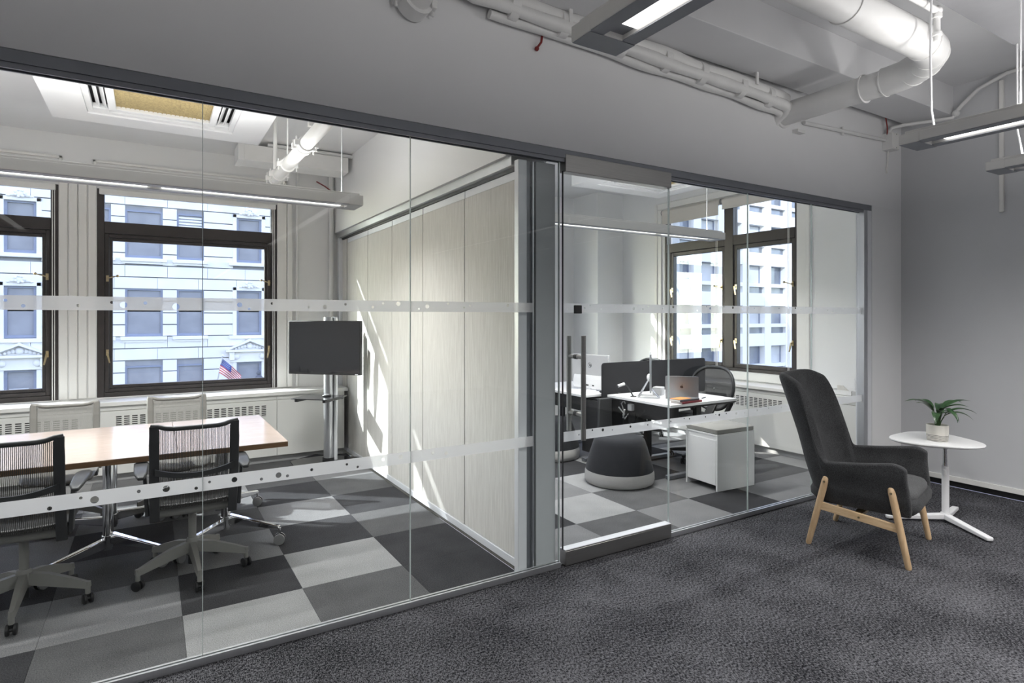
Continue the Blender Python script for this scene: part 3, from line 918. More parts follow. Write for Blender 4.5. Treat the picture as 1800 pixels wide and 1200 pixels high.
# ------------------------------------------------------------------ ceiling cassettes
filt = plain('filter_mesh', (.42, .33, .16), .7, var=.25, nscale=60, stretch=(1, 1, 1))
def cassette(label, cx, cy, zb, zc, sz):
    t = thing('air_conditioner', label, 'air conditioner', (cx, cy, zb), 0, 'ceiling air conditioners')
    h = sz / 2
    c = .5        # half size of the inner panel
    m = MB()
    m.box(-h, -c, -h, h, 0, zc - zb).box(c, h, -h, h, 0, zc - zb).box(-c, c, -h, -c, 0, zc - zb).box(-c, c, c, h, 0, zc - zb)
    L(m, 'surround', white_metal, t)
    m = MB()
    for a, b, sx in ((.32, .36, 1), (.44, c, 1)):
        pass
    # panel frame pieces around the grille with slots left open for the vanes
    m.box(-c, c, -c, -.44, .012, .05).box(-c, c, .44, c, .012, .05).box(-c, -.46, -.44, .44, .012, .05).box(.46, c, -.44, .44, .012, .05)
    m.box(-.36, .36, -.36, -.31, .004, .04).box(-.36, .36, .31, .36, .004, .04).box(-.36, -.31, -.31, .31, .004, .04).box(.31, .36, -.31, .31, .004, .04)
    for sx in (-1, 1):
        for sy in (-1, 1):
            x0_, y0_ = sx * .36, sy * .36
            m.box(min(x0_, sx * .46), max(x0_, sx * .46), min(y0_, sy * .44), max(y0_, sy * .44), .010, .05)
    L(m, 'panel_frame', white_metal, t, bev=.004)
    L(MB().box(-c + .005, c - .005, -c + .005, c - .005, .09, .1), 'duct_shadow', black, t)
    m = MB().box(-.31, .31, -.31, .31, .03, .034)
    g = L(m, 'filter', filt, t)
    m = MB()
    for k in range(22):
        a = -.31 + .62 * k / 21
        m.bar((a, -.31, .026), (a, .31, .026), .006, .004)
    L(m, 'grille_bars', filt, t)
    for sx in (-1, 1):
        for q in (.385, .425):
            m = MB().bar((sx * q, -.34, .03), (sx * q, .34, .03), .045, .008, up=(-sx * .8, 0, .6))
            L(m, 'vane', white_metal, t, bev=.003)
    for sy in (-1, 1):
        m = MB().bar((-.34, sy * .40, .03), (.34, sy * .40, .03), .05, .008, up=(0, -sy * .3, .95))
        L(m, 'vane', white_metal, t, bev=.003)
    return t
cassette('square ceiling air conditioner with tan filter grille in the meeting room', .09, 5.02, 3.10, CZ, 1.48)
cassette('square ceiling air conditioner half hidden by the door top rail in the office', 4.96, 4.90, 3.10, OZ, 1.42)

# meeting room ceiling pipe and duct box
cp = thing('ceiling_pipe', 'white pipe with bolted couplings hanging under the meeting room ceiling', 'pipe', (.96, 4.5, 2.8))
MB().cyl((.96, 3.15, 2.8), (.96, 5.70, 2.8), .048, n=20).build('pipe_run', pipe_paint, cp)
for y in (4.42, 4.52, 5.12, 5.50, 5.68):
    MB().cyl((.96, y - .018, 2.8), (.96, y + .018, 2.8), .060, n=20).build('coupling', pipe_paint, cp)
    for s in (-1, 1):
        MB().box(.96 + s * .068 - .014, .96 + s * .068 + .014, y - .014, y + .014, 2.78, 2.82).cyl((.96 + s * .07, y, 2.755), (.96 + s * .07, y, 2.845), .006, n=6).build('clamp_ear', pipe_paint, cp)
for x_, y_, r_ in ((.92, 4.1, .022), (.92, 5.45, .016), (.96, 5.12, .006)):
    MB().cyl((x_, y_, 2.83), (x_, y_, CZ), r_, n=10).build('hanger', pipe_paint, cp)
db = thing('duct_box', 'white rectangular duct box under the ceiling in the corner by the panel wall', 'duct', (1.2, 6.4, 3.1))
MB().box(.73, 1.80, 6.3, 6.6, 3.09, 3.245).build('duct_body', pipe_paint, db, bev=.004)
MB().box(.725, .78, 6.292, 6.61, 3.085, 3.25).build('flange', pipe_paint, db, bev=.003)
MB().cyl((1.0, 6.33, 3.27), (1.85, 6.33, 3.27), .02, n=10).build('pipe_on_top', pipe_paint, db)
tag(MB().cyl((1.42, 7.02, WB), (1.42, 7.02, CZ), .014, n=10).build('riser_pipe', pipe_paint), 'thin vertical white pipe on the wall right of the meeting room window', 'pipe')
rp = MB().cyl((1.80, 7.01, 0), (1.80, 7.01, CZ), .028, n=12).build('riser_pipe', pipe_paint)
tag(rp, 'thicker vertical white pipe in the corner behind the television', 'pipe')
tag(MB().tube([(1.62, 6.95, 3.1), (1.72, 6.97, 3.06), (1.83, 6.98, 2.99)], .008, 8).build('red_wire', red_wire), 'red wire below the duct box in the meeting room corner', 'wire')

# ------------------------------------------------------------------ radiator cabinets under the windows
slot = plain('slot_shade', (.045, .044, .042), .8, var=.1)  # dark plates on the front stand in for shade inside the grille openings
def radiator(label, axis, a, b, face, back, zt, grille, group):
    """axis 'x': runs along x with front at y=face; axis 'y': runs along y with front at x=face"""
    def B(m, u0, u1, d0, d1, z0, z1):
        if axis == 'x': m.box(u0, u1, d0, d1, z0, z1)
        else: m.box(d0, d1, u0, u1, z0, z1)
        return m
    t = thing('radiator_cabinet', label, 'cabinet', ((a + b) / 2, face, 0) if axis == 'x' else (face, (a + b) / 2, 0), 0, group)
    B(MB(), a, b, face + .018, back, .07, zt - .036).build('body', cab_paint, t)
    B(MB(), a + .002, b - .002, face, face + .018, .072, zt - .085).build('front_panel', cab_paint, t, bev=.002)
    B(MB(), a + .002, b - .002, face + .003, face + .018, zt - .08, zt - .038).build('top_fascia', cab_paint, t, bev=.002)
    B(MB(), a, b, face + .05, back, 0, .07).build('plinth', plain('plinth_grey', (.42, .42, .42), .5, var=.02), t)
    if grille:
        g0, g1, z0, z1 = grille
        n = max(1, int((g1 - g0) / .062))
        m = MB()
        ms = MB()
        for k in range(n):
            u = lerp(g0, g1, k / n)
            B(m, u, u + .044, face - .0012, face + .002, z0, z1)
            for q in range(6):
                z = lerp(z0, z1, (q + .15) / 6.2)
                B(ms, u - .0005, u + .0445, face - .004, face - .001, z, z + (z1 - z0) * .07)
        m.build('slot_shade_plates', slot, t, smooth=0)
        ms.build('grille_slats', cab_paint, t, smooth=0)
    return t
GZ = (.50, .615)
radiator('radiator cabinet at the left edge under the left window, behind the chairs', 'x', -2.95, -1.30, 6.70, YW - .075, .75, (-2.4, -1.45, *GZ), 'radiator cabinets')
radiator('radiator cabinet under the pier between the meeting room windows', 'x', -1.30, -.42, 6.70, YW - .075, .75, (-1.15, -.55, *GZ), 'radiator cabinets')
radiator('radiator cabinet with slotted grille below the right meeting room window', 'x', -.42, 1.15, 6.70, YW - .075, .75, (-.28, 1.06, *GZ), 'radiator cabinets')
radiator('plain radiator cabinet without grille behind the television stand', 'x', 1.15, 1.87, 6.70, YW - .075, .75, None, 'radiator cabinets')
tag(MB().box(-2.98, 1.905, 6.675, YW - .0, .715, .752).build('window_sill', trim_paint, bev=.004), 'long cream window sill in the meeting room', 'sill')
XC = 5.985
radiator('office radiator cabinet nearest the lounge, behind the armchair', 'y', 3.15, 3.78, XC, XW - .045, .75, None, 'office radiator cabinets')
radiator('office radiator cabinet with slotted grille below the corner window', 'y', 3.78, 5.1, XC, XW - .045, .75, (4.05, 4.98, *GZ), 'office radiator cabinets')
radiator('office radiator cabinet behind the desk and mesh chair', 'y', 5.1, 6.6, XC, XW - .045, .75, (5.2, 6.2, *GZ), 'office radiator cabinets')
tag(MB().box(XC - .025, XW, 3.12, 6.98, .715, .752).build('window_sill', trim_paint, bev=.004), 'cream window sill along the office side window', 'sill')

# roller shades in the office
for i, (a, b, lab, zb) in enumerate(((5.09, 6.09, 'left roller shade, nearer the office corner, mostly rolled up', 2.87), (4.08, 5.05, 'right roller shade, mostly rolled up over the right casement', 2.93))):
    t = thing('roller_shade', lab, 'blind', (XW - .05, (a + b) / 2, 3.03), 0, 'roller shades')
    MB().cyl((XW - .05, a, 3.03), (XW - .05, b, 3.03), .036, n=18).build('roll', shade_fabric, t)
    MB().box(XW - .088, XW - .086, a + .01, b - .01, zb, 3.03).build('fabric', shade_fabric, t, smooth=0)
    MB().box(XW - .094, XW - .08, a + .01, b - .01, zb - .012, zb + .008).build('hem_bar', shade_fabric, t, bev=.003)
    for y in (a - .006, b + .006):
        MB().cyl((XW - .05, y - .006, 3.03), (XW - .05, y + .006, 3.03), .040, n=16).box(XW - .04, XW - .001, y - .005, y + .005, 3.01, 3.05).build('bracket', castergrey, t)

# ------------------------------------------------------------------ casters (shared)
def caster_mb(p, ang, r=.028, wheel=black):
    """returns (wheel mesh, fork mesh) for a twin-wheel caster whose floor point is p"""
    a = Vector((math.cos(ang), math.sin(ang), 0))
    c = Vector((p[0], p[1], r))
    m = MB()
    for s in (-1, 1):
        m.tube([c + a * s * .008, c + a * s * .011, c + a * s * .020, c + a * s * .023], [r * .9, r, r, r * .8], 16)
    f = MB().cyl(c + Vector((0, 0, .0)), c + Vector((0, 0, r + .012)), .007, n=8)
    f.cyl(c - a * .008, c + a * .008, .012, n=8)
    return m, f

# ------------------------------------------------------------------ meeting chair
def meeting_chair(label, loc, rz, frame, meshm, pad, drop=0.0, base_rot=0, group='mesh meeting chairs'):
    t = thing('meeting_chair', label, 'chair', loc, rz, group)
    d = -drop
    # base
    m = MB()
    tips = []
    for k in range(5):
        a = R(base_rot + 72 * k)
        u = Vector((math.cos(a), math.sin(a), 0))
        v = Vector((-math.sin(a), math.cos(a), 0))
        rings = []
        for q, w_, z0, z1 in ((.028, .050, .135, .195), (.12, .044, .118, .182), (.22, .036, .100, .150), (.295, .030, .085, .122), (.312, .026, .088, .120)):
            rings.append([u * q + v * -w_ / 2 + Vector((0, 0, z0)), u * q + v * w_ / 2 + Vector((0, 0, z0)), u * q + v * w_ / 3 + Vector((0, 0, z1)), u * q - v * w_ / 3 + Vector((0, 0, z1))])
        mm = MB().loft(rings)
        mm.cyl(u * .300 + Vector((0, 0, .118)), u * .300 + Vector((0, 0, .055)), .013, n=10)
        L(mm, 'base_arm', greyplastic, t, smooth=35)
        wm, fm = caster_mb((u.x * .300, u.y * .300), a + .7 + k)
        c = L(wm, 'caster', black, t, smooth=40)
        L(fm, 'caster_fork', black, c)
    L(MB().lathe([(.036, .12), (.040, .15), (.036, .20), (.028, .215)], 18), 'hub', greyplastic, t)
    L(MB().cyl((0, 0, .06), (0, 0, .13), .024, n=14), 'gas_cylinder_sleeve', black, t)
    L(MB().cyl((0, 0, .21), (0, 0, .40 + d), .022, n=16).cyl((0, 0, .38 + d), (0, 0, .41 + d), .036, n=16), 'stem', greyplastic, t)
    # underframe
    L(MB().tube([(-.20, -.12, .425 + d), (.20, -.12, .425 + d)], .030, 16), 'seat_tube', greyplastic, t)
    L(MB().bar((0, -.12, .42 + d), (0, .12, .42 + d), .16, .05), 'mechanism', black, t, bev=.01)
    for s in (-1, 1):
        L(MB().box(s * .20 - .022, s * .20 + .022, -.15, -.09, .40 + d, .455 + d), 'tube_end', black, t, bev=.008)
        L(MB().bar((s * .19, -.10, .44 + d), (s * .19, .20, .455 + d), .022, .022), 'seat_rail', frame, t, bev=.004)
    # seat
    pts = []
    for i in range(9):
        y = lerp(-.21, .25, i / 8)
        row = []
        for j in range(9):
            x = lerp(-.235, .235, j / 8)
            z = .475 + d - .035 * smooth01((y - .12) / .14) * 1.0 + .012 * (abs(x) / .235) ** 2 - .01 * math.sin(math.pi * i / 8)
            row.append((x * (1 - .10 * (i / 8) ** 3), y, z))
        pts.append(row)
    L(MB().grid(pts), 'seat', pad, t, solid=.022, sub=1, smooth=60)
    # back: two flat side posts joined by top rail, curved mesh, lumbar bar
    def back_pt(f, z):      # leaning back curve, y for a height z
        q = (z - .42) / .53
        return -.235 - .08 * q - .03 * math.sin(q * 2.6) + .02
    zs = [.455 + .50 * k / 10 for k in range(11)]
    hw = .197
    for s in (-1, 1):
        rings = []
        for z in [.40] + zs:
            y = back_pt(0, z)
            x = s * (hw + .006 * (z - .4))
            w_ = .026 if z < .9 else .024
            rings.append([(x - w_, y - .014, z + d), (x + w_, y - .014, z + d), (x + w_ * .8, y + .014, z + d), (x - w_ * .8, y + .014, z + d)])
        L(MB().loft(rings), 'back_post', frame, t, bev=.006, smooth=45)
    zt = zs[-1]
    pts = []
    for k in range(13):
        x = lerp(-hw - .02, hw + .02, k / 12)
        e = abs(x) / hw
        pts.append((x, back_pt(0, zt) - .012 * (1 - e * e), zt - .022 + .020 * smooth01((e - .6) / .45) + d))
    L(MB().tube(pts, [.013] * 13, 10), 'top_rail', frame, t, smooth=60)
    pts = []
    for z in [.47 + .46 * k / 12 for k in range(13)]:
        row = []
        for j in range(9):
            x = lerp(-hw + .01, hw - .01, j / 8)
            row.append((x, back_pt(0, z) - .012 * (1 - (x / hw) ** 2), z + d))
        pts.append(row)
    L(MB().grid(pts), 'back_mesh', meshm, t, smooth=60)
    pts, rs = [], []
    rings = []
    for k in range(15):
        x = lerp(-hw, hw, k / 14)
        e = (x / hw) ** 2
        z = .665 + .035 * e + d
        y = back_pt(0, .67) - .030
        hgt = .034 - .008 * (1 - e)
        rings.append([(x, y - .008, z - hgt / 2), (x, y + .008, z - hgt / 2), (x, y + .008, z + hgt / 2), (x, y - .008, z + hgt / 2)])
    L(MB().loft(rings), 'lumbar_bar', frame, t, smooth=45)
    # arms
    for s in (-1, 1):
        a = L(MB().bar((s * .232, -.20, .44 + d), (s * .245, -.20, .68 + d), .022, .055, up=(0, 1, 0), w1=.018, h1=.075), 'arm_post', frame, t, bev=.006)
        poly = []
        rings = []
        for y, w_, zz in ((-.30, .03, .672), (-.25, .062, .688), (-.12, .075, .694), (.0, .078, .692), (.05, .05, .688)):
            x = s * .262
            rings.append([(x - w_ / 2, y, zz - .010 + d), (x + w_ / 2, y, zz - .010 + d), (x + w_ / 2.2, y, zz + .008 + d), (x - w_ / 2.2, y, zz + .008 + d)])
        L(MB().loft(rings), 'armrest_pad', pad if frame is not darkgrey else darkgrey, t, bev=.006, smooth=50)
    return t
meeting_chair('dark mesh meeting chair seen from behind, centred in front of the table', (.215, 4.08, 0), 0, darkgrey, mesh_dark, darkgrey, base_rot=-14)
meeting_chair('dark mesh meeting chair seen from behind, cut off by the left edge', (-.575, 4.03, 0), R(-3), darkgrey, mesh_dark, darkgrey, base_rot=-16)
meeting_chair('taupe mesh meeting chair behind the table, the left one below the window pier', (-.575, 5.52, 0), R(180), taupe, mesh_tan, taupe, drop=.085, base_rot=8)
meeting_chair('taupe mesh meeting chair behind the table, the right one before the slotted grille', (.195, 5.54, 0), R(180), taupe, mesh_tan, taupe, drop=.085, base_rot=25)

# ------------------------------------------------------------------ meeting table
TX0, TX1, TXS, TY0, TY1, TZ = -1.35, .765, .14, 4.06, 5.27, .74
tb = thing('meeting_table', 'beech meeting table in two halves on chrome legs with casters', 'table', (-.3, 4.66, 0))
for a, b in ((TX0, TXS - .0015), (TXS + .0015, TX1)):
    top = MB().box(a, b, TY0, TY1, TZ - .003, TZ).build('table_top', beech, tb, smooth=0)
    MB().box(a, b, TY0, TY1, TZ - .034, TZ - .003).build('top_core', beech_edge, tb, bev=.002)
def tcaster(p, ang, root):
    a = Vector((math.cos(ang), math.sin(ang), 0))
    c = Vector((p[0], p[1], .036))
    for s in (-1, 1):
        m = MB().tube([c + a * s * .010, c + a * s * .012, c + a * s * .026, c + a * s * .028], [.033, .036, .036, .030], 20)
        w_ = m.build('caster_wheel', castergrey, root, smooth=40)
        MB().tube([c + a * s * .0085, c + a * s * .0095], [.037, .037], 20).build('tyre', black, w_)
    MB().cyl(c, c + Vector((0, 0, .075)), .011, n=10).build('caster_stem', chrome, root)
for px in (-.235, .45):
    for py, s in ((4.60, -1), (5.08, 1)):
        MB().cyl((px, py, .06), (px, py, TZ - .034), .030, n=20).build('leg_column', chrome, tb)
        MB().cyl((px, py, .075), (px, py, .15), .036, n=20).build('leg_collar', chrome, tb)
        for dx in (-1, 1):
            e = (px + dx * .30, py + s * .32 if s < 0 else py + .17, .105)
            MB().bar((px + dx * .02, py + s * .01, .135 if dx > 0 else .10), (e[0], e[1], .112 if dx > 0 else .098), .042, .065, w1=.028, h1=.028).build('foot_arm', chrome, tb, bev=.006)
            tcaster((e[0], e[1]), .3 + dx, tb)
    MB().box(px - .03, px + .03, 4.5, 5.15, TZ - .055, TZ - .034).build('top_bracket', black, tb)

# ------------------------------------------------------------------ television on a stand
tv = thing('television', 'black flat television on the silver stand in the meeting room corner', 'television', (1.505, 6.10, 1.24), math.atan2(-(6.386 - 5.816), 1.79 - 1.217))
hw, hh = .405, .272
L(MB().box(-hw, hw, -.018, .022, -hh, hh), 'casing', black, tv, bev=.006)
L(MB().box(-hw + .012, hw - .012, -.0195, -.018, -hh + .018, hh - .012), 'screen', blackgloss, tv, smooth=0)
L(MB().box(-.25, .25, .022, .05, -.18, .12), 'back_housing', black, tv, bev=.01)
L(MB().box(hw - .06, hw - .03, -.0205, -.018, -hh + .004, -hh + .012), 'badge', white_metal, tv, smooth=0)
ts = thing('television_stand', 'silver column stand with black glass shelf and base under the television', 'stand', (1.63, 6.35, 0), tv.rotation_euler.z)
L(MB().cyl((-.028, 0, .03), (-.028, 0, 1.55), .052, n=24), 'column', alu, ts)
L(MB().cyl((.042, .02, .03), (.042, .02, 1.55), .020, n=16), 'column_rail', alu_light, ts)
L(MB().cyl((-.028, 0, .035), (-.028, 0, .065), .064, n=24), 'column_collar', black, ts)
L(MB().box(-.2, .2, -.12, -.05, 1.15, 1.35), 'mount_plate', black, ts, bev=.004)
L(MB().prism([(-.38, -.16), (-.20, -.36), (.20, -.36), (.38, -.16), (.30, .18), (-.30, .18)], .028, .042), 'base_plate', blackgloss, ts, bev=.002)
for x, y in ((-.34, -.16), (.34, -.16), (-.22, .14), (.22, .14), (0, -.33)):
    c = MB()
    c.tube([(x - .012, y, .016), (x + .012, y, .016)], .015, 12).cyl((x, y, .016), (x, y, .03), .006, n=8)
    L(c, 'caster', steel, ts)
L(MB().prism([(-.20, -.42), (.20, -.42), (.22, -.06), (-.22, -.06)], .728, .736), 'shelf', blackgloss, ts, bev=.002)
L(MB().box(-.17, -.14, -.40, -.04, .700, .728).box(.14, .17, -.40, -.04, .700, .728).box(-.17, .17, -.06, -.04, .695, .728), 'shelf_bracket', black, ts)
sp_ = Matrix.Translation(ts.location) @ Matrix.Rotation(ts.rotation_euler.z, 4, 'Z')
pk = sp_ @ Vector((.05, -.17, .737))
pz = thing('conference_puck', 'small round black device on the glass shelf below the television', 'device', tuple(pk))
L(MB().lathe([(.042, 0), (.046, .006), (.040, .014), (.02, .018)], 24), 'puck_body', black, pz)
L(MB().lathe([(.028, .0165), (.026, .019), (.01, .0195)], 20), 'speaker_ring', castergrey, pz)

# ------------------------------------------------------------------ lounge armchair
ac = thing('armchair', 'charcoal high-back armchair on light wooden legs in front of the glass', 'armchair', (4.225, 2.20, 0), R(-75 - 90))
def chair_shell():
    yf, yb, hw, rc = .285, -.27, .325, .16
    side = yf - (yb + rc)
    arcl = math.pi / 2 * rc
    back = 2 * (hw - rc)
    tot = 2 * side + 2 * arcl + back
    def path(q):            # q in 0..1 from left front round the back to right front -> x, y, signed distance from back centre
        d = abs(q - .5) * tot
        sg = -1 if q < .5 else 1
        if d < back / 2: x, y = d, yb
        elif d < back / 2 + arcl:
            a = (d - back / 2) / rc
            x, y = hw - rc + rc * math.sin(a), yb + rc - rc * math.cos(a)
        else: x, y = hw, yb + rc + (d - back / 2 - arcl)
        return sg * x, y, d
    half = tot / 2
    na, nv = 71, 14
    pts = []
    for i in range(na):
        x0_, y0_, d = path(i / (na - 1))
        backness = 1 - smooth01((d - .352) / .03)
        fr = max(0, (d - half + .10) / .10)           # last 10 cm: arm front rounds down
        arm = .585 + .055 * max(0, min(1, (d - .38) / .35)) - .03 * fr ** 3
        top = lerp(arm, 1.15 - .075 * max(0, min(d, .36) - .25) ** 2 / .0121, backness)
        row = []
        for j in range(nv):
            v = j / (nv - 1)
            z = lerp(.305, top, v)
            tuck = smooth01((.42 - z) / .13)
            lean = .34 * max(0, z - .38) * (1 - smooth01((d - .30) / .28))
            narrow = 1 - .0 * smooth01((z - .58) / .5) * backness
            wing = .045 * (min(d, .33) / .3) ** 2.5 * backness * smooth01((z - .5) / .3)
            flare = .022 * smooth01((z - .42) / .16) * (1 - backness)
            # arm fronts rake: lower part pulled back
            rake = .025 * fr * (1 - smooth01((z - .33) / .24))
            x = x0_ * narrow * (1 - .10 * tuck) + math.copysign(flare, x0_)
            y = y0_ * (1 - .04 * tuck) - lean + wing + rake
            row.append((x, y, z))
        pts.append(row)
    return pts
L(MB().grid(chair_shell()), 'shell', chair_fabric, ac, solid=.052, sub=2, smooth=60)
m = MB().loft([rring(.40, .44, .285, .10, cy=.01), rring(.57, .58, .298, .12, cy=.01), rring(.635, .64, .335, .13, cy=.01), rring(.64, .645, .375, .13, cy=.01), rring(.60, .62, .40, .12, cy=.01)])
L(m, 'seat_base', chair_fabric, ac, smooth=60)
m = MB().loft([rring(.545, .50, .372, .12, cy=.035), rring(.585, .545, .392, .13, cy=.035), rring(.590, .55, .425, .13, cy=.035), rring(.56, .52, .448, .12, cy=.035), rring(.40, .36, .458, .10, cy=.035)])
L(m, 'seat_cushion', seat_fabric, ac, smooth=70)
for s in (-1, 1):
    f0, f1 = Vector((s * .352, .20, .475)), Vector((s * .344, .292, .0))
    r0, r1 = Vector((s * .345, -.175, .475)), Vector((s * .312, -.295, .0))
    for p0, p1 in ((f0, f1), (r0, r1)):
        d = (p1 - p0).normalized()
        leg = L(MB().tube([p0 - d * .014, p0 - d * .006, p0 + d * .02, lerp(p0, p1, .6), p1 - d * .012, p1], [.010, .018, .0215, .021, .018, .0145], 18), 'leg', ash, ac, smooth=50)
        sx = p0 + d * .02 + Vector((s * .019, 0, 0))
        L(MB().cyl(sx, sx + Vector((s * .006, 0, 0)), .007, n=10), 'screw', gold, leg)
    a, b = lerp(r0, r1, .40), lerp(f0, f1, .50)
    st = L(MB().bar(a, b, .020, .052, w1=.020, h1=.050), 'side_stretcher', ash_flat, ac, bev=.003)
    c = lerp(a, b, .52) + Vector((s * .011, 0, .0))
    L(MB().cyl(c, c + Vector((s * .005, 0, 0)), .007, n=10), 'screw', gold, st)
L(MB().bar((-.33, -.0, .255), (.33, -.0, .255), .05, .022), 'cross_stretcher', ash_flat, ac, bev=.003)
for x in (-.12, .12):
    L(MB().cyl((x, 0, .26), (x, 0, .31), .007, n=10), 'support_bolt', gold, ac)

# ------------------------------------------------------------------ side table with plant
sd = thing('side_table', 'white side table with rounded triangular top beside the armchair', 'table', (5.15, 2.12, 0))
TOPZ = .625
def tri_top(sc_):
    pts = []
    n = 60
    for k in range(n):
        a = 2 * math.pi * k / n
        r = .292 + .030 * math.cos(3 * (a - R(-88)))
        pts.append((-.07 + r * sc_ * math.cos(a), .045 + r * sc_ * math.sin(a) * .98))
    return pts
m = MB().loft([[(x, y, z) for x, y in tri_top(k)] for k, z in ((.90, TOPZ - .024), (.985, TOPZ - .016), (1.0, TOPZ - .008), (.992, TOPZ - .001), (.97, TOPZ))])
L(m, 'table_top', white_lam, sd, smooth=35)
L(MB().cyl((0, 0, TOPZ - .035), (0, 0, TOPZ - .02), .06, n=20), 'top_plate', white_metal, sd)
L(MB().cyl((0, 0, .38), (0, 0, TOPZ - .02), .016, n=18), 'inner_column', chrome, sd)
L(MB().cyl((0, 0, .05), (0, 0, .42), .024, n=20), 'outer_column', white_metal, sd)
k = L(MB().cyl((-.02, -.005, .385), (-.055, -.02, .385), .007, n=10).cyl((-.055, -.02, .37), (-.055, -.02, .40), .012, n=10), 'height_knob', white_metal, sd)
for ang, ln in ((-122, .43), (12, .36), (142, .42)):
    u = Vector((math.cos(R(ang)), math.sin(R(ang)), 0))
    L(MB().bar(u * .0 + Vector((0, 0, .040)), u * ln + Vector((0, 0, .022)), .050, .042, w1=.046, h1=.026), 'foot', white_metal, sd, bev=.007)
L(MB().cyl((0, 0, .02), (0, 0, .065), .032, n=20), 'foot_hub', white_metal, sd)

pl = thing('potted_plant', 'small green leafy plant in a striped cream pot on the side table', 'plant', (5.035, 2.125, TOPZ))
def pot_mat():
    m, nt, b, out = nm('striped_pot')
    tc = nt.nodes.new('ShaderNodeTexCoord')
    sep = nt.nodes.new('ShaderNodeSeparateXYZ')
    nt.links.new(tc.outputs['Object'], sep.inputs[0])
    n = noise(nt, tc.outputs['Object'], 9, 2)
    ad = nt.nodes.new('ShaderNodeMath'); ad.operation = 'MULTIPLY_ADD'; ad.inputs[1].default_value = .02
    nt.links.new(n, ad.inputs[0]); nt.links.new(sep.outputs[2], ad.inputs[2])
    mu = nt.nodes.new('ShaderNodeMath'); mu.operation = 'MULTIPLY'; mu.inputs[1].default_value = 2 * math.pi / .0085
    nt.links.new(ad.outputs[0], mu.inputs[0])
    si = nt.nodes.new('ShaderNodeMath'); si.operation = 'SINE'
    nt.links.new(mu.outputs[0], si.inputs[0])
    g = nt.nodes.new('ShaderNodeMath'); g.operation = 'GREATER_THAN'; g.inputs[1].default_value = .35
    nt.links.new(si.outputs[0], g.inputs[0])
    lt = nt.nodes.new('ShaderNodeMath'); lt.operation = 'LESS_THAN'; lt.inputs[1].default_value = .050
    nt.links.new(sep.outputs[2], lt.inputs[0])
    an = nt.nodes.new('ShaderNodeMath'); an.operation = 'MULTIPLY'
    nt.links.new(g.outputs[0], an.inputs[0]); nt.links.new(lt.outputs[0], an.inputs[1])
    r = ramp(nt, an.outputs[0], (.62, .60, .55), (.05, .045, .04))
    nt.links.new(r.outputs[0], b.inputs['Base Color'])
    b.inputs['Roughness'].default_value = .55
    return m
L(MB().lathe([(.060, 0), (.066, .004), (.070, .05), (.071, .118), (.066, .120), (.063, .116), (.063, .100)], 40, cap=False).lathe([(.0, .0), (.060, 0)], 40, cap=False), 'pot', pot_mat(), pl, smooth=35)
L(MB().lathe([(.0005, .102), (.064, .100)], 24, cap=False), 'soil', plain('soil', (.03, .022, .016), .95, var=.4, nscale=90), pl)
def leaf_mat():
    m, nt, b, out = nm('leaf')
    tc = nt.nodes.new('ShaderNodeTexCoord')
    n = noise(nt, tc.outputs['Object'], 30, 4)
    r = ramp(nt, n, (.014, .045, .016), (.06, .125, .05), .35, .75)
    nt.links.new(r.outputs[0], b.inputs['Base Color'])
    b.inputs['Roughness'].default_value = .32
    b.inputs['Specular IOR Level'].default_value = .6
    return m
leafm = leaf_mat()
stemm = plain('leaf_stem', (.05, .11, .035), .5, var=.2)
rnd = random.Random(11)
# (direction in degrees, reach, rise, length, droop)
LEAVES = [(175, .10, .175, .175, .25), (150, .07, .205, .17, .45), (200, .085, .13, .15, 1.3), (215, .06, .145, .11, .5), (-30, .08, .19, .17, .35), (-10, .07, .175, .19, .5),
          (-45, .085, .135, .17, .75), (-62, .07, .115, .15, 1.0), (255, .025, .15, .14, 1.5), (285, .03, .13, .12, 1.6), (60, .07, .19, .16, .6), (100, .06, .20, .15, .6),
          (20, .08, .155, .17, .7), (240, .045, .17, .10, .8), (-80, .05, .185, .13, .4)]
for ang, rc, rise, ln, droop in LEAVES:
    a = R(ang)
    u = Vector((math.cos(a), math.sin(a), 0))
    v = Vector((-math.sin(a), math.cos(a), 0))
    b0 = u * .012 + Vector((0, 0, .10))
    b1 = u * rc * .6 + Vector((0, 0, .10 + rise * .72))
    L(MB().tube([b0, lerp(b0, b1, .5) - u * .006, b1], [.004, .0032, .0025], 8), 'leaf_stem', stemm, pl, smooth=60)
    rows = []
    p = Vector(b1)
    el = R(38)
    n = 9
    wmax = .024 + .006 * rnd.random()
    for i in range(n + 1):
        q = i / n
        w_ = wmax * (math.sin(math.pi * min(1, q * .93 + .05)) ** .75) * (1 - q ** 4) + .0008
        nrm = -u * math.sin(el) + Vector((0, 0, math.cos(el)))
        row = []
        for j in range(5):
            e = (j - 2) / 2
            row.append(p + v * e * w_ + nrm * (abs(e) * w_ * .38))
        rows.append(row)
        p = p + (u * math.cos(el) + Vector((0, 0, math.sin(el)))) * (ln * 1.32 / n)
        el -= droop * 1.25 / n + .05
    L(MB().grid(rows), 'leaf', leafm, pl, smooth=80, sub=1)

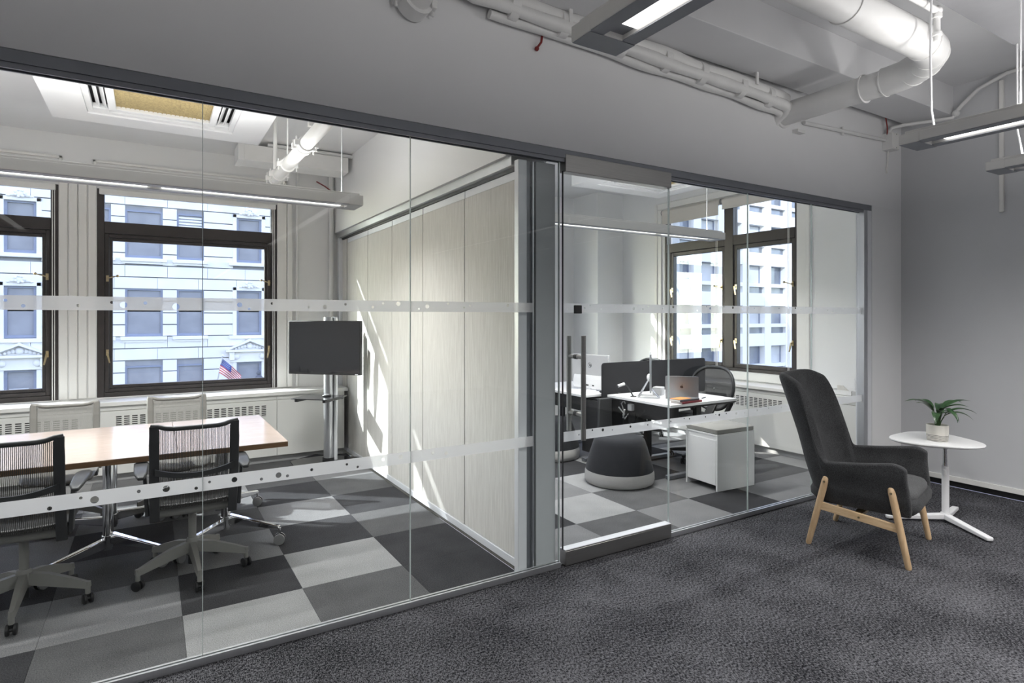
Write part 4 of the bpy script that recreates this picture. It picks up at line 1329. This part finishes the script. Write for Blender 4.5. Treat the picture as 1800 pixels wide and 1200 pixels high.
# ------------------------------------------------------------------ ottomans
def ottoman(label, x, y):
    t = thing('ottoman', label, 'ottoman', (x, y, 0), 0, 'round ottomans')
    L(MB().lathe([(.02, .0), (.29, .0), (.318, .015), (.325, .05), (.322, .105), (.314, .13)], 40), 'base_band', otto_light, t, smooth=60)
    L(MB().lathe([(.315, .128), (.312, .15), (.285, .25), (.250, .36), (.236, .40), (.215, .422), (.16, .432), (.02, .434)], 40), 'dark_cover', otto_dark, t, smooth=60)
    L(MB().lathe([(.316, .124), (.3175, .128), (.316, .133)], 40, cap=False), 'seam', otto_dark, t)
    return t
ottoman('round dark ottoman with light base band behind the glass door', 3.775, 4.24)
ottoman('round dark ottoman farther back, half hidden by the grey end panel', 3.80, 5.40)

# ------------------------------------------------------------------ pedestal
pd = thing('pedestal_cabinet', 'white pedestal cabinet with grey cushion top in the office', 'cabinet', (4.53, 3.70, 0), R(-3))
L(MB().box(-.24, .24, -.19, -.172, 0, .49).box(-.24, .24, .172, .19, .0, .49), 'side_panel', white_lam, pd, bev=.002)
L(MB().box(-.235, .20, -.172, .172, .05, .49), 'carcass', white_lam, pd, bev=.002)
L(MB().box(-.24, -.236, -.168, .168, .055, .452), 'back_panel', white_lam, pd)
L(MB().box(-.24, .24, -.19, .19, .49, .505), 'top_board', white_lam, pd, bev=.002)
L(MB().loft([rring(.47, .37, .506, .02), rring(.482, .382, .512, .025), rring(.482, .382, .545, .025), rring(.46, .36, .553, .02)]), 'cushion', cush_fabric, pd, smooth=40)
for z0, z1 in ((.06, .26), (.265, .375), (.38, .486)):
    dr = L(MB().box(.205, .243, -.168, .168, z0, z1), 'drawer', white_lam, pd, bev=.002)
    L(MB().box(.243, .252, -.06, .06, z1 - .016, z1 - .006), 'handle', alu, dr)

# ------------------------------------------------------------------ desks
def desk(label, x0, x1, y0, y1, z=.725):
    t = thing('sit_stand_desk', label, 'desk', ((x0 + x1) / 2, (y0 + y1) / 2, 0), 0, 'sit-stand desks')
    MB().box(x0, x1, y0, y1, z - .026, z).build('desk_top', white_lam, t, bev=.003)
    for y in (y0 + .10, y1 - .12):
        xm = (x0 + x1) / 2
        MB().box(xm - .035, xm + .035, y - .025, y + .025, .03, z - .06).build('lift_column', black, t, bev=.003)
        MB().bar((x0 + .06, y, .022), (x1 - .06, y, .022), .06, .035).build('foot', alu_dark, t, bev=.004)
        MB().box(x0 + .05, x1 - .05, y - .02, y + .02, z - .06, z - .027).build('top_support', black, t)
    MB().box((x0 + x1) / 2 - .05, (x0 + x1) / 2 + .05, y0 + .1, y1 - .1, z - .075, z - .030).build('cross_beam', black, t)
    MB().box(x0 + .16, x0 + .27, y0 + .15, y1 - .02, z - .21, z - .03).build('cable_tray', black, t, bev=.004)
    return t
DZ = .725
desk('white desk with laptop and stacked notebooks in the office', 4.14, 5.08, 3.94, 4.84)
desk('white desk with the grey-backed monitor behind the dark divider', 3.90, 4.86, 4.92, 6.10)

ds = thing('desk_divider', 'dark felt privacy screen with rounded corners between the desks', 'divider', (4.85, 4.88, .66))
pts = []
for sx, sz, a0 in ((1, 1, 0), (-1, 1, 90), (-1, -1, 180), (1, -1, 270)):
    for k in range(6):
        a = R(a0 + 18 * k)
        pts.append((4.90 + sx * (.80 - .035) + .035 * math.cos(a), .86 + sz * (.20 - .035) + .035 * math.sin(a)))
MB().prism(pts, 4.868, 4.892, 'y').build('felt_panel', screen_felt, ds, bev=.004)
MB().box(4.3, 4.34, 4.855, 4.905, .66, .735).box(4.95, 4.99, 4.855, 4.905, .66, .735).build('clamp', black, ds)

# tall black tower / stool frame under the desk edge
cp_ = thing('equipment_frame', 'black slotted metal frame under the desk with hanging cables', 'frame', (4.07, 4.80, 0))
L(MB().prism([(-.10, .0), (.10, .0), (.085, .70), (-.085, .70)], -.02, .02, 'y'), 'end_plate', darkgrey, cp_, bev=.01)
for x in (-.05, .05):
    L(MB().box(x - .012, x + .012, .02, .30, .10, .66), 'slotted_rail', black, cp_)
    m = MB()
    for k in range(12):
        m.box(x - .005, x + .005, .018, .021, .14 + k * .042, .16 + k * .042)
    L(m, 'slots', white_metal, cp_)
L(MB().box(.28, .40, .03, .25, .05, .67), 'side_panel', black, cp_, bev=.004)
cb = thing('cable_bunch', 'tangle of white and black cables hanging under the office desk', 'cables', (4.35, 4.62, .5))
for k in range(7):
    r0 = rnd.random
    p = [(rnd.uniform(-.12, .12), rnd.uniform(-.1, .1), .20)]
    for q in range(5):
        p.append((p[-1][0] + rnd.uniform(-.07, .07), p[-1][1] + rnd.uniform(-.07, .07), .20 - (.07, .15, .22, .17, .10)[q]))
    L(MB().tube(p, .007, 6), 'cable', (white_metal if k % 3 == 0 else black), cb, smooth=60)
L(MB().box(-.07, .07, -.05, .05, -.06, .05), 'power_brick', black, cb, bev=.01)
L(MB().box(-.13, -.08, -.06, .0, .08, .15), 'white_adapter', white_metal, cb, bev=.01)

# monitor seen edge-on with wire stand
mo = thing('monitor', 'silver monitor seen edge-on on a thin wire stand', 'monitor', (4.40, 4.47, DZ), R(46))
L(MB().box(-.17, .17, -.012, .006, .06, .45), 'housing', alu, mo, bev=.004)
L(MB().box(-.164, .164, -.0135, -.012, .075, .442), 'screen', blackgloss, mo, smooth=0)
L(MB().sphere((0, .012, .20), .04, 14, 8, 1, .6, 1), 'hub', white_metal, mo)
for s in (-1, 1):
    L(MB().bar((s * .03, .01, .19), (s * .10, .11, .012), .014, .008), 'stand_leg', alu, mo, bev=.002)
    L(MB().bar((s * .05, .0, .10), (s * .10, -.08, .012), .012, .008), 'stand_leg', alu, mo, bev=.002)
L(MB().tube([(-.11, -.09, .006), (.11, -.09, .006), (.11, .12, .006), (-.11, .12, .006), (-.11, -.09, .006)], .006, 8), 'stand_loop', alu, mo)
# clutter behind the monitor
for k, (x, y, z, sx, sy, sz, lab) in enumerate(((4.60, 4.55, DZ, .05, .05, .085, 'larger white power adapter behind the edge-on monitor'), (4.78, 4.42, DZ, .035, .035, .045, 'smaller white power adapter right of the larger one'))):
    a = thing('power_adapter', lab, 'adapter', (x, y, z), .4 + k, 'white power adapters')
    L(MB().box(-sx, sx, -sy, sy, 0, sz), 'adapter_body', white_metal, a, bev=.008)
    L(MB().tube([(sx, 0, .01), (sx + .05, .02, .006), (sx + .11, -.01, .006), (sx + .16, .03, .006)], .004, 6), 'cord', white_metal, a, smooth=60)
tl = thing('webcam', 'small black and white clip-on webcam on a bent arm beside the monitor', 'webcam', (4.17, 4.64, DZ))
L(MB().tube([(.10, -.06, .003), (.06, -.02, .10), (.02, .0, .135)], .007, 8), 'arm', black, tl, smooth=60)
L(MB().cyl((.03, .0, .13), (-.04, .02, .11), .016, n=12), 'camera_body', white_metal, tl)
L(MB().cyl((-.04, .02, .11), (-.047, .022, .108), .013, n=12), 'lens', black, tl)
L(MB().cyl((.10, -.06, 0), (.10, -.06, .006), .03, n=14), 'foot', black, tl)

# laptop, back of the lid towards the camera
lp = thing('laptop', 'open silver laptop seen from behind on the office desk', 'laptop', (4.56, 4.19, DZ), R(131))
silver = plain('laptop_silver', (.26, .26, .27), .38, .7, var=.03)
L(MB().box(-.16, .16, -.22, 0, .0, .012), 'keyboard_base', silver, lp, bev=.004)
L(MB().box(-.14, .14, -.15, -.03, .0120, .0126), 'keys', black, lp)
tilt = R(8)
def lid(x, y, z):
    return (x, .004 + y * math.cos(tilt) + z * math.sin(tilt), .012 + z * math.cos(tilt) - y * math.sin(tilt))
m = MB().loft([[lid(*q) for q in [(p[0], -.003, p[1] + .112) for p in [(a[0], a[1]) for a in rring(.32, .222, 0, .012)]]], [lid(*q) for q in [(p[0], .004, p[1] + .112) for p in [(a[0], a[1]) for a in rring(.32, .222, 0, .012)]]]])
ld = L(m, 'lid', silver, lp, bev=.001)
L(MB().add([lid(*q) for q in ((-.148, -.0036, .012), (.148, -.0036, .012), (.148, -.0036, .212), (-.148, -.0036, .212))], [(0, 1, 2, 3)]), 'screen', blackgloss, lp)
dark_logo = plain('logo_dark', (.05, .05, .055), .2, .4)
ap = []
for k in range(28):        # fruit silhouette with a bite on one side
    a = 2 * math.pi * k / 28
    r = .0150 * (1 + .10 * math.cos(2 * a) - .10 * math.exp(-((a - math.pi / 2) / .28) ** 2) - .05 * math.exp(-((a - 3 * math.pi / 2) / .25) ** 2))
    if a < .55 or a > 2 * math.pi - .35: r *= .72
    ap.append((-r * math.cos(a), r * math.sin(a) * 1.05))
m = MB().loft([[lid(x, .0042, z + .115) for x, z in ap], [lid(x, .0047, z + .115) for x, z in ap]])
lf = [(.001, .018), (.006, .021), (.007, .028), (.001, .024)]
m.loft([[lid(-x, .0042, z + .115) for x, z in lf], [lid(-x, .0047, z + .115) for x, z in lf]])
L(m, 'fruit_emblem', dark_logo, lp, smooth=0)

# notebooks
paper = plain('paper_edge', (.66, .64, .60), .8, var=.05, nscale=60)
nb_c = {'red': plain('book_red', (.20, .022, .03), .5), 'grey': plain('book_grey', (.12, .12, .125), .5), 'orange': plain('book_orange', (.72, .27, .08), .55)}
def notebook(label, x, y, z, w_, d_, h_, rz, c):
    t = thing('notebook', label, 'notebook', (x, y, z), rz, 'stacked notebooks')
    L(MB().box(-w_ / 2 + .003, w_ / 2 - .003, -d_ / 2 + .003, d_ / 2 - .003, .002, h_ - .002), 'pages', paper, t)
    L(MB().box(-w_ / 2, w_ / 2, -d_ / 2, d_ / 2, 0, .002).box(-w_ / 2, w_ / 2, -d_ / 2, d_ / 2, h_ - .002, h_).box(-w_ / 2 - .001, w_ / 2 + .001, -d_ / 2 - .002, -d_ / 2 + .001, 0, h_), 'cover', c, t, bev=.001)
    return t
n0 = notebook('dark red notebook at the bottom of the stack on the desk', 4.43, 4.015, DZ, .30, .14, .018, R(5), nb_c['red'])
L(MB().box(.15, .22, -.01, .0, .003, .005), 'ribbon', nb_c['red'], n0)
notebook('dark grey notebook in the middle of the stack on the desk', 4.41, 4.025, DZ + .0182, .28, .135, .018, R(3), nb_c['grey'])
notebook('thin orange folder on top of the notebook stack', 4.37, 4.035, DZ + .0364, .18, .115, .004, R(8), nb_c['orange'])
pn = thing('pen', 'small dark pen lying on the desk right of the laptop', 'pen', (4.80, 4.12, DZ), R(20))
L(MB().cyl((-.05, 0, .005), (.05, 0, .005), .0045, n=8), 'barrel', black, pn)
L(MB().cyl((.05, 0, .005), (.062, 0, .005), .0045, .001, n=8), 'tip', steel, pn)

# grey-backed monitor on the far desk with round lettered emblem
hm = thing('monitor', 'monitor with grey back and round emblem on the far office desk', 'monitor', (4.26, 5.27, DZ), R(90 + 10))
L(MB().box(-.27, .27, -.02, .012, .075, .40), 'housing', plain('monitor_back', (.52, .52, .525), .4, .2, var=.02), hm, bev=.006)
L(MB().box(-.262, .262, -.0215, -.02, .09, .392), 'screen', blackgloss, hm)
L(MB().loft([rring(.44, .02, .02, .008, cy=.025), rring(.46, .05, .06, .012, cy=.03), rring(.44, .03, .165, .01, cy=.022)]), 'lower_housing', white_metal, hm, smooth=40)
L(MB().box(-.02, .02, .055, .057, .05, .065).box(-.10, -.075, .055, .057, .05, .065), 'ports', black, hm)
L(MB().box(-.03, .03, .01, .03, 0, .08).box(-.12, .12, -.08, .10, 0, .008), 'stand', white_metal, hm, bev=.003)
ring = MB()
for r0_, r1_ in ((.0255, .0285),):
    n = 32
    a = [(r0_ * math.cos(2 * math.pi * k / n), r0_ * math.sin(2 * math.pi * k / n)) for k in range(n)]
    b = [(r1_ * math.cos(2 * math.pi * k / n), r1_ * math.sin(2 * math.pi * k / n)) for k in range(n)]
    vs = [(x, .0128, z + .28) for x, z in a] + [(x, .0128, z + .28) for x, z in b]
    ring.add(vs, [(k, (k + 1) % n, n + (k + 1) % n, n + k) for k in range(n)])
ring.bar((.010, .0128, .305), (.000, .0128, .268), .004, .001, up=(0, 1, 0)).bar((.006, .0128, .287), (-.004, .0128, .284), .004, .001, up=(0, 1, 0)).bar((-.002, .0128, .285), (-.0035, .0128, .268), .004, .001, up=(0, 1, 0))
ring.bar((-.0085, .0128, .288), (-.016, .0128, .255), .004, .001, up=(0, 1, 0)).bar((-.008, .0128, .288), (-.019, .0128, .286), .004, .001, up=(0, 1, 0)).bar((-.018, .0128, .287), (-.0225, .0128, .270), .004, .001, up=(0, 1, 0)).bar((-.012, .0128, .270), (-.022, .0128, .270), .004, .001, up=(0, 1, 0))
L(ring, 'round_emblem', dark_logo, hm, smooth=0)
ms_ = thing('paper_sheet', 'sheet of paper lying on the far desk by the monitor', 'paper', (4.06, 5.10, DZ), R(30))
L(MB().box(-.10, .10, -.07, .07, 0, .002), 'sheet', paper, ms_)
mu_ = thing('computer_mouse', 'dark computer mouse on the far desk near the divider', 'mouse', (4.22, 5.02, DZ), R(40))
L(MB().sphere((0, 0, .010), .03, 14, 8, 1.6, 1, .45), 'mouse_shell', black, mu_, smooth=60)

# ------------------------------------------------------------------ mesh office chairs with oval backs
def task_chair(label, x, y, rz, base_rot=0):
    t = thing('task_chair', label, 'chair', (x, y, 0), rz, 'black mesh task chairs')
    for k in range(5):
        a = R(base_rot + 72 * k)
        u = Vector((math.cos(a), math.sin(a), 0))
        L(MB().bar(u * .02 + Vector((0, 0, .115)), u * .32 + Vector((0, 0, .078)), .055, .05, w1=.034, h1=.028), 'base_arm', black, t, bev=.008)
        wm, fm = caster_mb((u.x * .31, u.y * .31), a + 1 + k * .8, .03)
        c = L(wm, 'caster', black, t, smooth=40)
        L(fm, 'caster_fork', black, c)
    L(MB().cyl((0, 0, .09), (0, 0, .36), .028, n=16).lathe([(.045, .08), (.045, .14), (.03, .15)], 16), 'stem', black, t)
    L(MB().loft([rring(.16, .20, .34, .03), rring(.26, .28, .40, .04), rring(.28, .30, .43, .04)]), 'tilt_mechanism', black, t, smooth=40)
    pts = [[(lerp(-.24, .24, j / 8), lerp(-.22, .25, i / 8), .47 + .015 * abs(j - 4) / 4 - .03 * smooth01((i - 5) / 3)) for j in range(9)] for i in range(9)]
    L(MB().grid(pts), 'seat', mesh_black, t, solid=.02, smooth=60)
    L(MB().tube([p + Vector((0, 0, .46)) for p in [Vector((.255 * math.cos(q) * (1 if True else 0), .02 + .25 * math.sin(q), .012 * abs(math.cos(q)) - .02 * max(0, math.sin(q)))) for q in [2 * math.pi * k / 28 for k in range(29)]]], .020, 8, cap=False), 'seat_rim', black, t, smooth=60)
    def bk(q, sc_=1.0):
        c, s = math.cos(q), math.sin(q)
        wid = .265 - .06 * max(0, -s)
        z = .755 + .235 * math.copysign(abs(s) ** .85, s) * sc_
        x = wid * math.copysign(abs(c) ** .75, c) * sc_
        return Vector((x, -.24 - .12 * (z - .5) - .05 * (1 - (x / .27) ** 2) + .03, z))
    L(MB().tube([bk(2 * math.pi * k / 40) for k in range(41)], .017, 10, cap=False), 'back_frame', darkgrey, t, smooth=60)
    rows = []
    for i in range(9):
        f = max(.02, i / 8)
        rows.append([bk(2 * math.pi * k / 32, f) for k in range(33)])
    L(MB().grid(rows), 'back_mesh', mesh_black, t, smooth=60)
    L(MB().box(-.13, .13, -.345, -.315, .60, .70), 'lumbar_pad', black, t, bev=.012)
    L(MB().bar((0, -.10, .40), (0, -.30, .60), .10, .03), 'back_spine', black, t, bev=.008)
    for s in (-1, 1):
        L(MB().bar((s * .20, -.20, .50), (s * .29, -.16, .64), .03, .05), 'arm_post', black, t, bev=.008)
        L(MB().loft([rring(.085, .25, .645, .03, cx=s * .295, cy=-.06), rring(.09, .26, .66, .035, cx=s * .295, cy=-.06), rring(.07, .24, .675, .03, cx=s * .295, cy=-.06)]), 'armrest', black, t, smooth=40)
    return t
task_chair('black mesh task chair with oval back at the desk with the laptop', 5.10, 4.44, R(98), 20)
task_chair('black mesh task chair behind the dark divider, only its top showing', 5.42, 5.75, R(95), 5)

# white letter tray on the sill by the glass
tr = thing('letter_tray', 'white tray with a small stand on the sill at the glass edge', 'tray', (6.12, 3.42, .752))
L(MB().box(-.10, .10, -.12, .12, 0, .004).box(-.10, -.096, -.12, .12, 0, .05).box(.096, .10, -.12, .12, 0, .05).box(-.10, .10, -.12, -.116, 0, .05).box(-.10, .10, .116, .12, 0, .05), 'tray_body', white_lam, tr)
L(MB().prism([(-.08, .0), (.08, .0), (.08, .09), (.02, .09)], -.01, .0, 'x'), 'divider', paper, tr)
L(MB().cyl((.03, -.08, .0), (.03, -.08, .17), .012, n=10), 'holder', white_metal, tr)

# ------------------------------------------------------------------ outside: street and buildings
street = plain('asphalt', (.09, .09, .095), .9, var=.2, nscale=3)
S('ground', MB().box(-60, 120, 8.5, 34, -11.2, -11), street)
stone = plain('limestone', (.80, .80, .80), .85, var=.05, nscale=1.2, bumps=.15, bscale=14)
stone_dark = plain('limestone_joint', (.30, .31, .34), .95, var=.1, nscale=2)
def facade_glass(name, c, rough=.08):
    m, nt, b, out = nm(name)
    n = noise(nt, coords(nt, (1, 1, 1)), .9, 4)
    r = ramp(nt, n, tuple(x * .75 for x in c), tuple(x * 1.3 for x in c), .35, .7)
    nt.links.new(r.outputs[0], b.inputs['Base Color'])
    b.inputs['Roughness'].default_value = rough
    b.inputs['Specular IOR Level'].default_value = .5
    return m
fglass = facade_glass('facade_window_glass', (.09, .10, .13), .15)
fframe = plain('facade_window_frame', (.24, .27, .36), .6, var=.05)
YF = 28.0
ba = thing('stone_building', 'pale stone building across the street seen through the meeting room windows', 'building', (0, YF, -11))
MB().box(-10, 9.0, YF + .12, YF + 1.2, -11, 9.2).build('facade_core', stone_dark, ba)
COLS = [(-8.2, -7.0, 0), (-6.7, -5.45, 0), (-4.55, -3.65, 1), (-2.62, -1.34, 0), (-.87, .41, 0), (.917, 1.90, 0), (3.18, 4.14, 1), (6.0, 7.2, 0)]
ROWS = [(-5.50, -3.55), (-2.36, -.41), (.78, 2.69), (3.92, 5.83), (7.06, 8.9)]
ch = .476
far_blocks = MB()
k = 0
z = -4.0
while z < 8.9:
    z1 = z + ch
    # openings crossed by this course
    cuts = []
    for a, b, orn in COLS:
        for c, d in ROWS:
            if z1 > c + .12 and z < d - .12: cuts.append((a - (.16 if orn else 0), b + (.16 if orn else 0)))
    xs = [-10.0]
    for a, b in sorted(cuts): xs += [a, b]
    xs.append(9.0)
    for i in range(0, len(xs), 2):
        a, b = xs[i], xs[i + 1]
        if b - a < .08: continue
        n = max(1, round((b - a) / 1.45))
        off = (k % 2) * .35 if n > 1 else 0
        for q in range(n):
            p0 = a + (b - a) * q / n + (off if q else 0)
            p1 = a + (b - a) * (q + 1) / n + (off if q < n - 1 else 0)
            blk = (p0 + .006, p1 - .006, YF, YF + .14, z + .030, z1 - .014)
            if -8.0 < (p0 + p1) / 2 < 7.5 and -3.4 < z < 8.2: MB().box(*blk).build('stone_block', stone, ba, smooth=0)
            else: far_blocks.box(*blk)
    z = z1
    k += 1
fb_ = far_blocks.build('stone_blocks', stone, ba, smooth=0)
fb_['kind'] = 'stuff'
for ci, (a, b, orn) in enumerate(COLS):
    for ri, (c, d) in enumerate(ROWS):
        if ri == 0: continue
        wn_ = MB()
        f = .07
        wn_.box(a - .02, a + f, YF + .06, YF + .2, c, d).box(b - f, b + .02, YF + .06, YF + .2, c, d).box(a + f, b - f, YF + .06, YF + .2, d - f, d).box(a + f, b - f, YF + .06, YF + .2, c, c + .10)
        wn_.box(a + f, b - f, YF + .12, YF + .2, (c + d) / 2 + .03, (c + d) / 2 + .09)
        w_ = wn_.build('window', fframe, ba, smooth=0)
        MB().box(a + f, b - f, YF + .15, YF + .16, c + .08, d - f).build('pane', fglass, w_, smooth=0)
        if ci == 5 and ri == 3:
            for q in range(6):
                MB().box(a + f, b - f, YF + .09, YF + .13, d - .2 - q * .12, d - .13 - q * .12).build('louvre_slat', stone, w_, smooth=0)
        if not orn:
            MB().box(a - .16, b + .16, YF - .13, YF + .1, c - .16, c - .01).build('window_sill', stone, ba, bev=.02)
            MB().box(a - .10, b + .10, YF - .06, YF + .1, c - .24, c - .16).build('window_sill', stone, ba)
        else:
            m_ = MB().box(a - .17, a - .02, YF - .05, YF + .14, c - .02, d + .15).box(b + .02, b + .17, YF - .05, YF + .14, c - .02, d + .15).box(a - .17, b + .17, YF - .05, YF + .14, d, d + .15)
            m_.build('window_surround', stone, ba, bev=.015)
            MB().box(a - .32, b + .32, YF - .16, YF + .1, c - .17, c - .02).build('window_sill', stone, ba, bev=.02)
            cx = (a + b) / 2
            if ri in (2, 3, 4):
                # carved cartouche over the head
                o_ = MB().sphere((cx, YF - .1, d + .24), .16, 12, 8, 1.1, .6, .9)
                for s in (-1, 1):
                    o_.sphere((cx + s * .2, YF - .08, d + .20), .09, 10, 6, 1.2, .6, .8).sphere((cx + s * .33, YF - .07, d + .16), .06, 8, 6, 1.3, .5, .7)
                for q in range(7):
                    o_.sphere((cx + .14 * math.cos(q * .9), YF - .19, d + .24 + .12 * math.sin(q * .9)), .045, 8, 5)
                o_.build('cartouche', stone, ba, smooth=60)
            if ri == 1:
                # pediment with entablature and brackets over the lowest windows in view
                z0 = d + .46
                hw_ = .92
                MB().box(cx - hw_, cx + hw_, YF - .35, YF + .1, z0, z0 + .10).build('cornice', stone, ba, bev=.015)
                MB().box(cx - hw_ + .12, cx + hw_ - .12, YF - .12, YF + .1, d + .02, z0).build('entablature', stone, ba, bev=.01)
                for s in (-1, 1):
                    MB().bar((cx + s * (hw_ + .03), YF - .12, z0 + .13), (cx, YF - .12, z0 + .60), .46, .10, up=(0, -1, 0), w1=.10, h1=.46).build('raking_cornice', stone, ba) if False else None
                    MB().prism([(cx + s * (hw_ + .02), z0 + .10), (cx + s * (hw_ - .10), z0 + .10), (cx, z0 + .46), (cx, z0 + .56)], YF - .35, YF + .1, 'y').build('raking_cornice', stone, ba)
                    MB().box(cx + s * (hw_ - .22) - .10, cx + s * (hw_ - .22) + .10, YF - .26, YF, z0 - .36, z0).build('bracket', stone, ba, bev=.03)
                    MB().sphere((cx + s * .52, YF - .14, z0 - .2), .13, 10, 6, 1.1, .6, 1).build('scroll', stone, ba, smooth=60)
                MB().prism([(cx - hw_ + .1, z0 + .09), (cx + hw_ - .1, z0 + .09), (cx, z0 + .5)], YF - .06, YF + .1, 'y').build('tympanum', stone, ba)
                o_ = MB().sphere((cx, YF - .14, z0 + .26), .12, 12, 8, 1.15, .6, 1)
                for s in (-1, 1):
                    for q in range(4):
                        o_.sphere((cx + s * (.19 + q * .12), YF - .12, z0 + .24 - q * .035), .075 - q * .01, 8, 6, 1.1, .6, 1)
                o_.build('tympanum_carving', stone, ba, smooth=60)
sg = thing('notice_board', 'pale notice board with rows of lines in the window across the street', 'sign', (-4.1, YF + .1, -1.3))
MB().box(-4.42, -3.86, YF + .03, YF + .06, -1.50, -1.08).build('board', plain('notice_pale', (.55, .57, .62), .7), sg)
for q in range(5):
    MB().box(-4.36, -3.92, YF + .024, YF + .031, -1.44 + q * .07, -1.415 + q * .07).build('text_line', plain('notice_line', (.3, .32, .38), .7), sg)

fp = thing('flagpole', 'flagpole with hanging striped flag in front of the stone building', 'flagpole', (2.30, YF, -1.9))
MB().cyl((2.28, YF, -1.9), (2.46, YF - 1.6, -.02), .030, .020, n=10).build('pole', alu_light, fp)
MB().sphere((2.465, YF - 1.62, .0), .05, 10, 8).build('finial', alu_light, fp)
fl = [plain('flag_red', (.62, .09, .10), .8), plain('flag_white', (.82, .82, .84), .8), plain('flag_blue', (.06, .10, .34), .8)]
me = bpy.data.meshes.new('flag')
vs, fs, mi = [], [], []
NR, NC = 13, 16
for i in range(NR + 1):
    for j in range(NC + 1):
        u, v = j / NC, i / NR
        # hoist runs down the pole, the fly droops to the lower right
        x = 2.44 - .07 * v + 1.0 * u * (.72 + .1 * v)
        zz = -.12 - .60 * v - .72 * u ** 1.15
        y = YF - 1.5 + 0.25 * v + .07 * math.sin(u * 9 + v * 3)
        vs.append((x - 2.30, y - YF, zz + 1.9))
for i in range(NR):
    for j in range(NC):
        fs.append((i * (NC + 1) + j, i * (NC + 1) + j + 1, (i + 1) * (NC + 1) + j + 1, (i + 1) * (NC + 1) + j))
        ii = i
        mi.append(2 if (ii < 6 and j < 8) else (0 if i % 2 == 0 else 1))
me.from_pydata(vs, [], fs)
for m_ in fl: me.materials.append(m_)
me.polygons.foreach_set('material_index', mi)
me.polygons.foreach_set('use_smooth', [True] * len(fs))
fo = bpy.data.objects.new('flag', me)
col.objects.link(fo)
fo.parent = fp
m_ = MB()
for i in range(5):
    for j in range(6):
        v, u = (i + .7) / NR, (j + .9 + (i % 2) * .5) / NC
        x = 2.44 - .07 * v + 1.0 * u * (.72 + .1 * v)
        zz = -.12 - .60 * v - .72 * u ** 1.15
        y = YF - 1.5 + 0.25 * v + .07 * math.sin(u * 9 + v * 3)
        m_.add([(x - 2.30 - .013, y - YF - .012, zz + 1.9), (x - 2.30, y - YF - .012, zz + 1.9 - .013), (x - 2.30 + .013, y - YF - .012, zz + 1.9), (x - 2.30, y - YF - .012, zz + 1.9 + .013)], [(0, 1, 2, 3)])
st_ = L(m_, 'stars', fl[1], fo, smooth=0)
st_['kind'] = 'stuff'

ul = thing('street_lantern', 'dark urn-shaped lantern top in front of the stone building', 'lantern', (3.62, 25.0, -11))
dk_ = plain('lantern_dark', (.10, .11, .14), .6, var=.1)
L(MB().cyl((0, 0, 0), (0, 0, 9.6), .09, n=12), 'post', dk_, ul)
L(MB().lathe([(.10, 9.55), (.16, 9.62), (.12, 9.70), (.17, 9.85), (.22, 10.02), (.24, 10.06), (.16, 10.16), (.10, 10.24), (.05, 10.28), (.085, 10.34), (.07, 10.42), (.02, 10.48)], 20), 'urn', dk_, ul, smooth=50)

# white concrete office building beyond the corner window
conc = plain('white_concrete', (.82, .81, .79), .85, var=.03, nscale=.5)
bglass = facade_glass('tower_glass', (.19, .21, .25), .12)
blind = plain('tower_blind', (.55, .56, .57), .8, var=.05, nscale=1)
YB = 32.0
bb = thing('white_office_building', 'white concrete office block with a grid of windows beyond the corner window', 'building', (44, YB, -11))
MB().box(27.5, 59.5, YB + .75, YB + 2, -11, 18).build('facade_core', plain('tower_core', (.4, .4, .42), .9), bb)
BX0, BP, BW = 34.07, 2.93, 2.08
FZ, FP = .98, 3.43
rb = random.Random(3)
xs = [BX0 + BP * i for i in range(-2, 8)]
for i, x in enumerate(xs):
    MB().box(x - (BP - BW), x, YB, YB + .9, -11, 18).build('pier', conc, bb, smooth=0)
    for f in range(-2, 5):
        zb = FZ + FP * f
        MB().box(x, x + BW, YB + .04, YB + .85, zb + 1.53, zb + FP - .83).build('spandrel', conc, bb, smooth=0)
        MB().box(x, x + BW, YB + .02, YB + .85, zb - .30, zb).build('window_ledge', conc, bb, smooth=0)
        wv = MB().box(x + .02, x + .08, YB + .5, YB + .62, zb, zb + 1.53).box(x + BW - .08, x + BW - .02, YB + .5, YB + .62, zb, zb + 1.53).box(x + .08, x + BW - .08, YB + .5, YB + .62, zb + 1.47, zb + 1.53).build('window', fframe, bb, smooth=0)
        MB().box(x, x + BW, YB + .57, YB + .58, zb, zb + 1.53).build('pane', blind if rb.random() < .35 else bglass, wv, smooth=0)
        sp_w = MB().box(x, x + BW, YB + .3, YB + .36, zb - .83, zb - .30).build('spandrel_panel', bglass, bb, smooth=0)
MB().box(27.5, xs[0] - (BP - BW), YB, YB + .9, -11, 18).build('end_wall', conc, bb)
MB().box(xs[-1] + BW, 59.5, YB, YB + .9, -11, 18).build('end_wall', conc, bb)
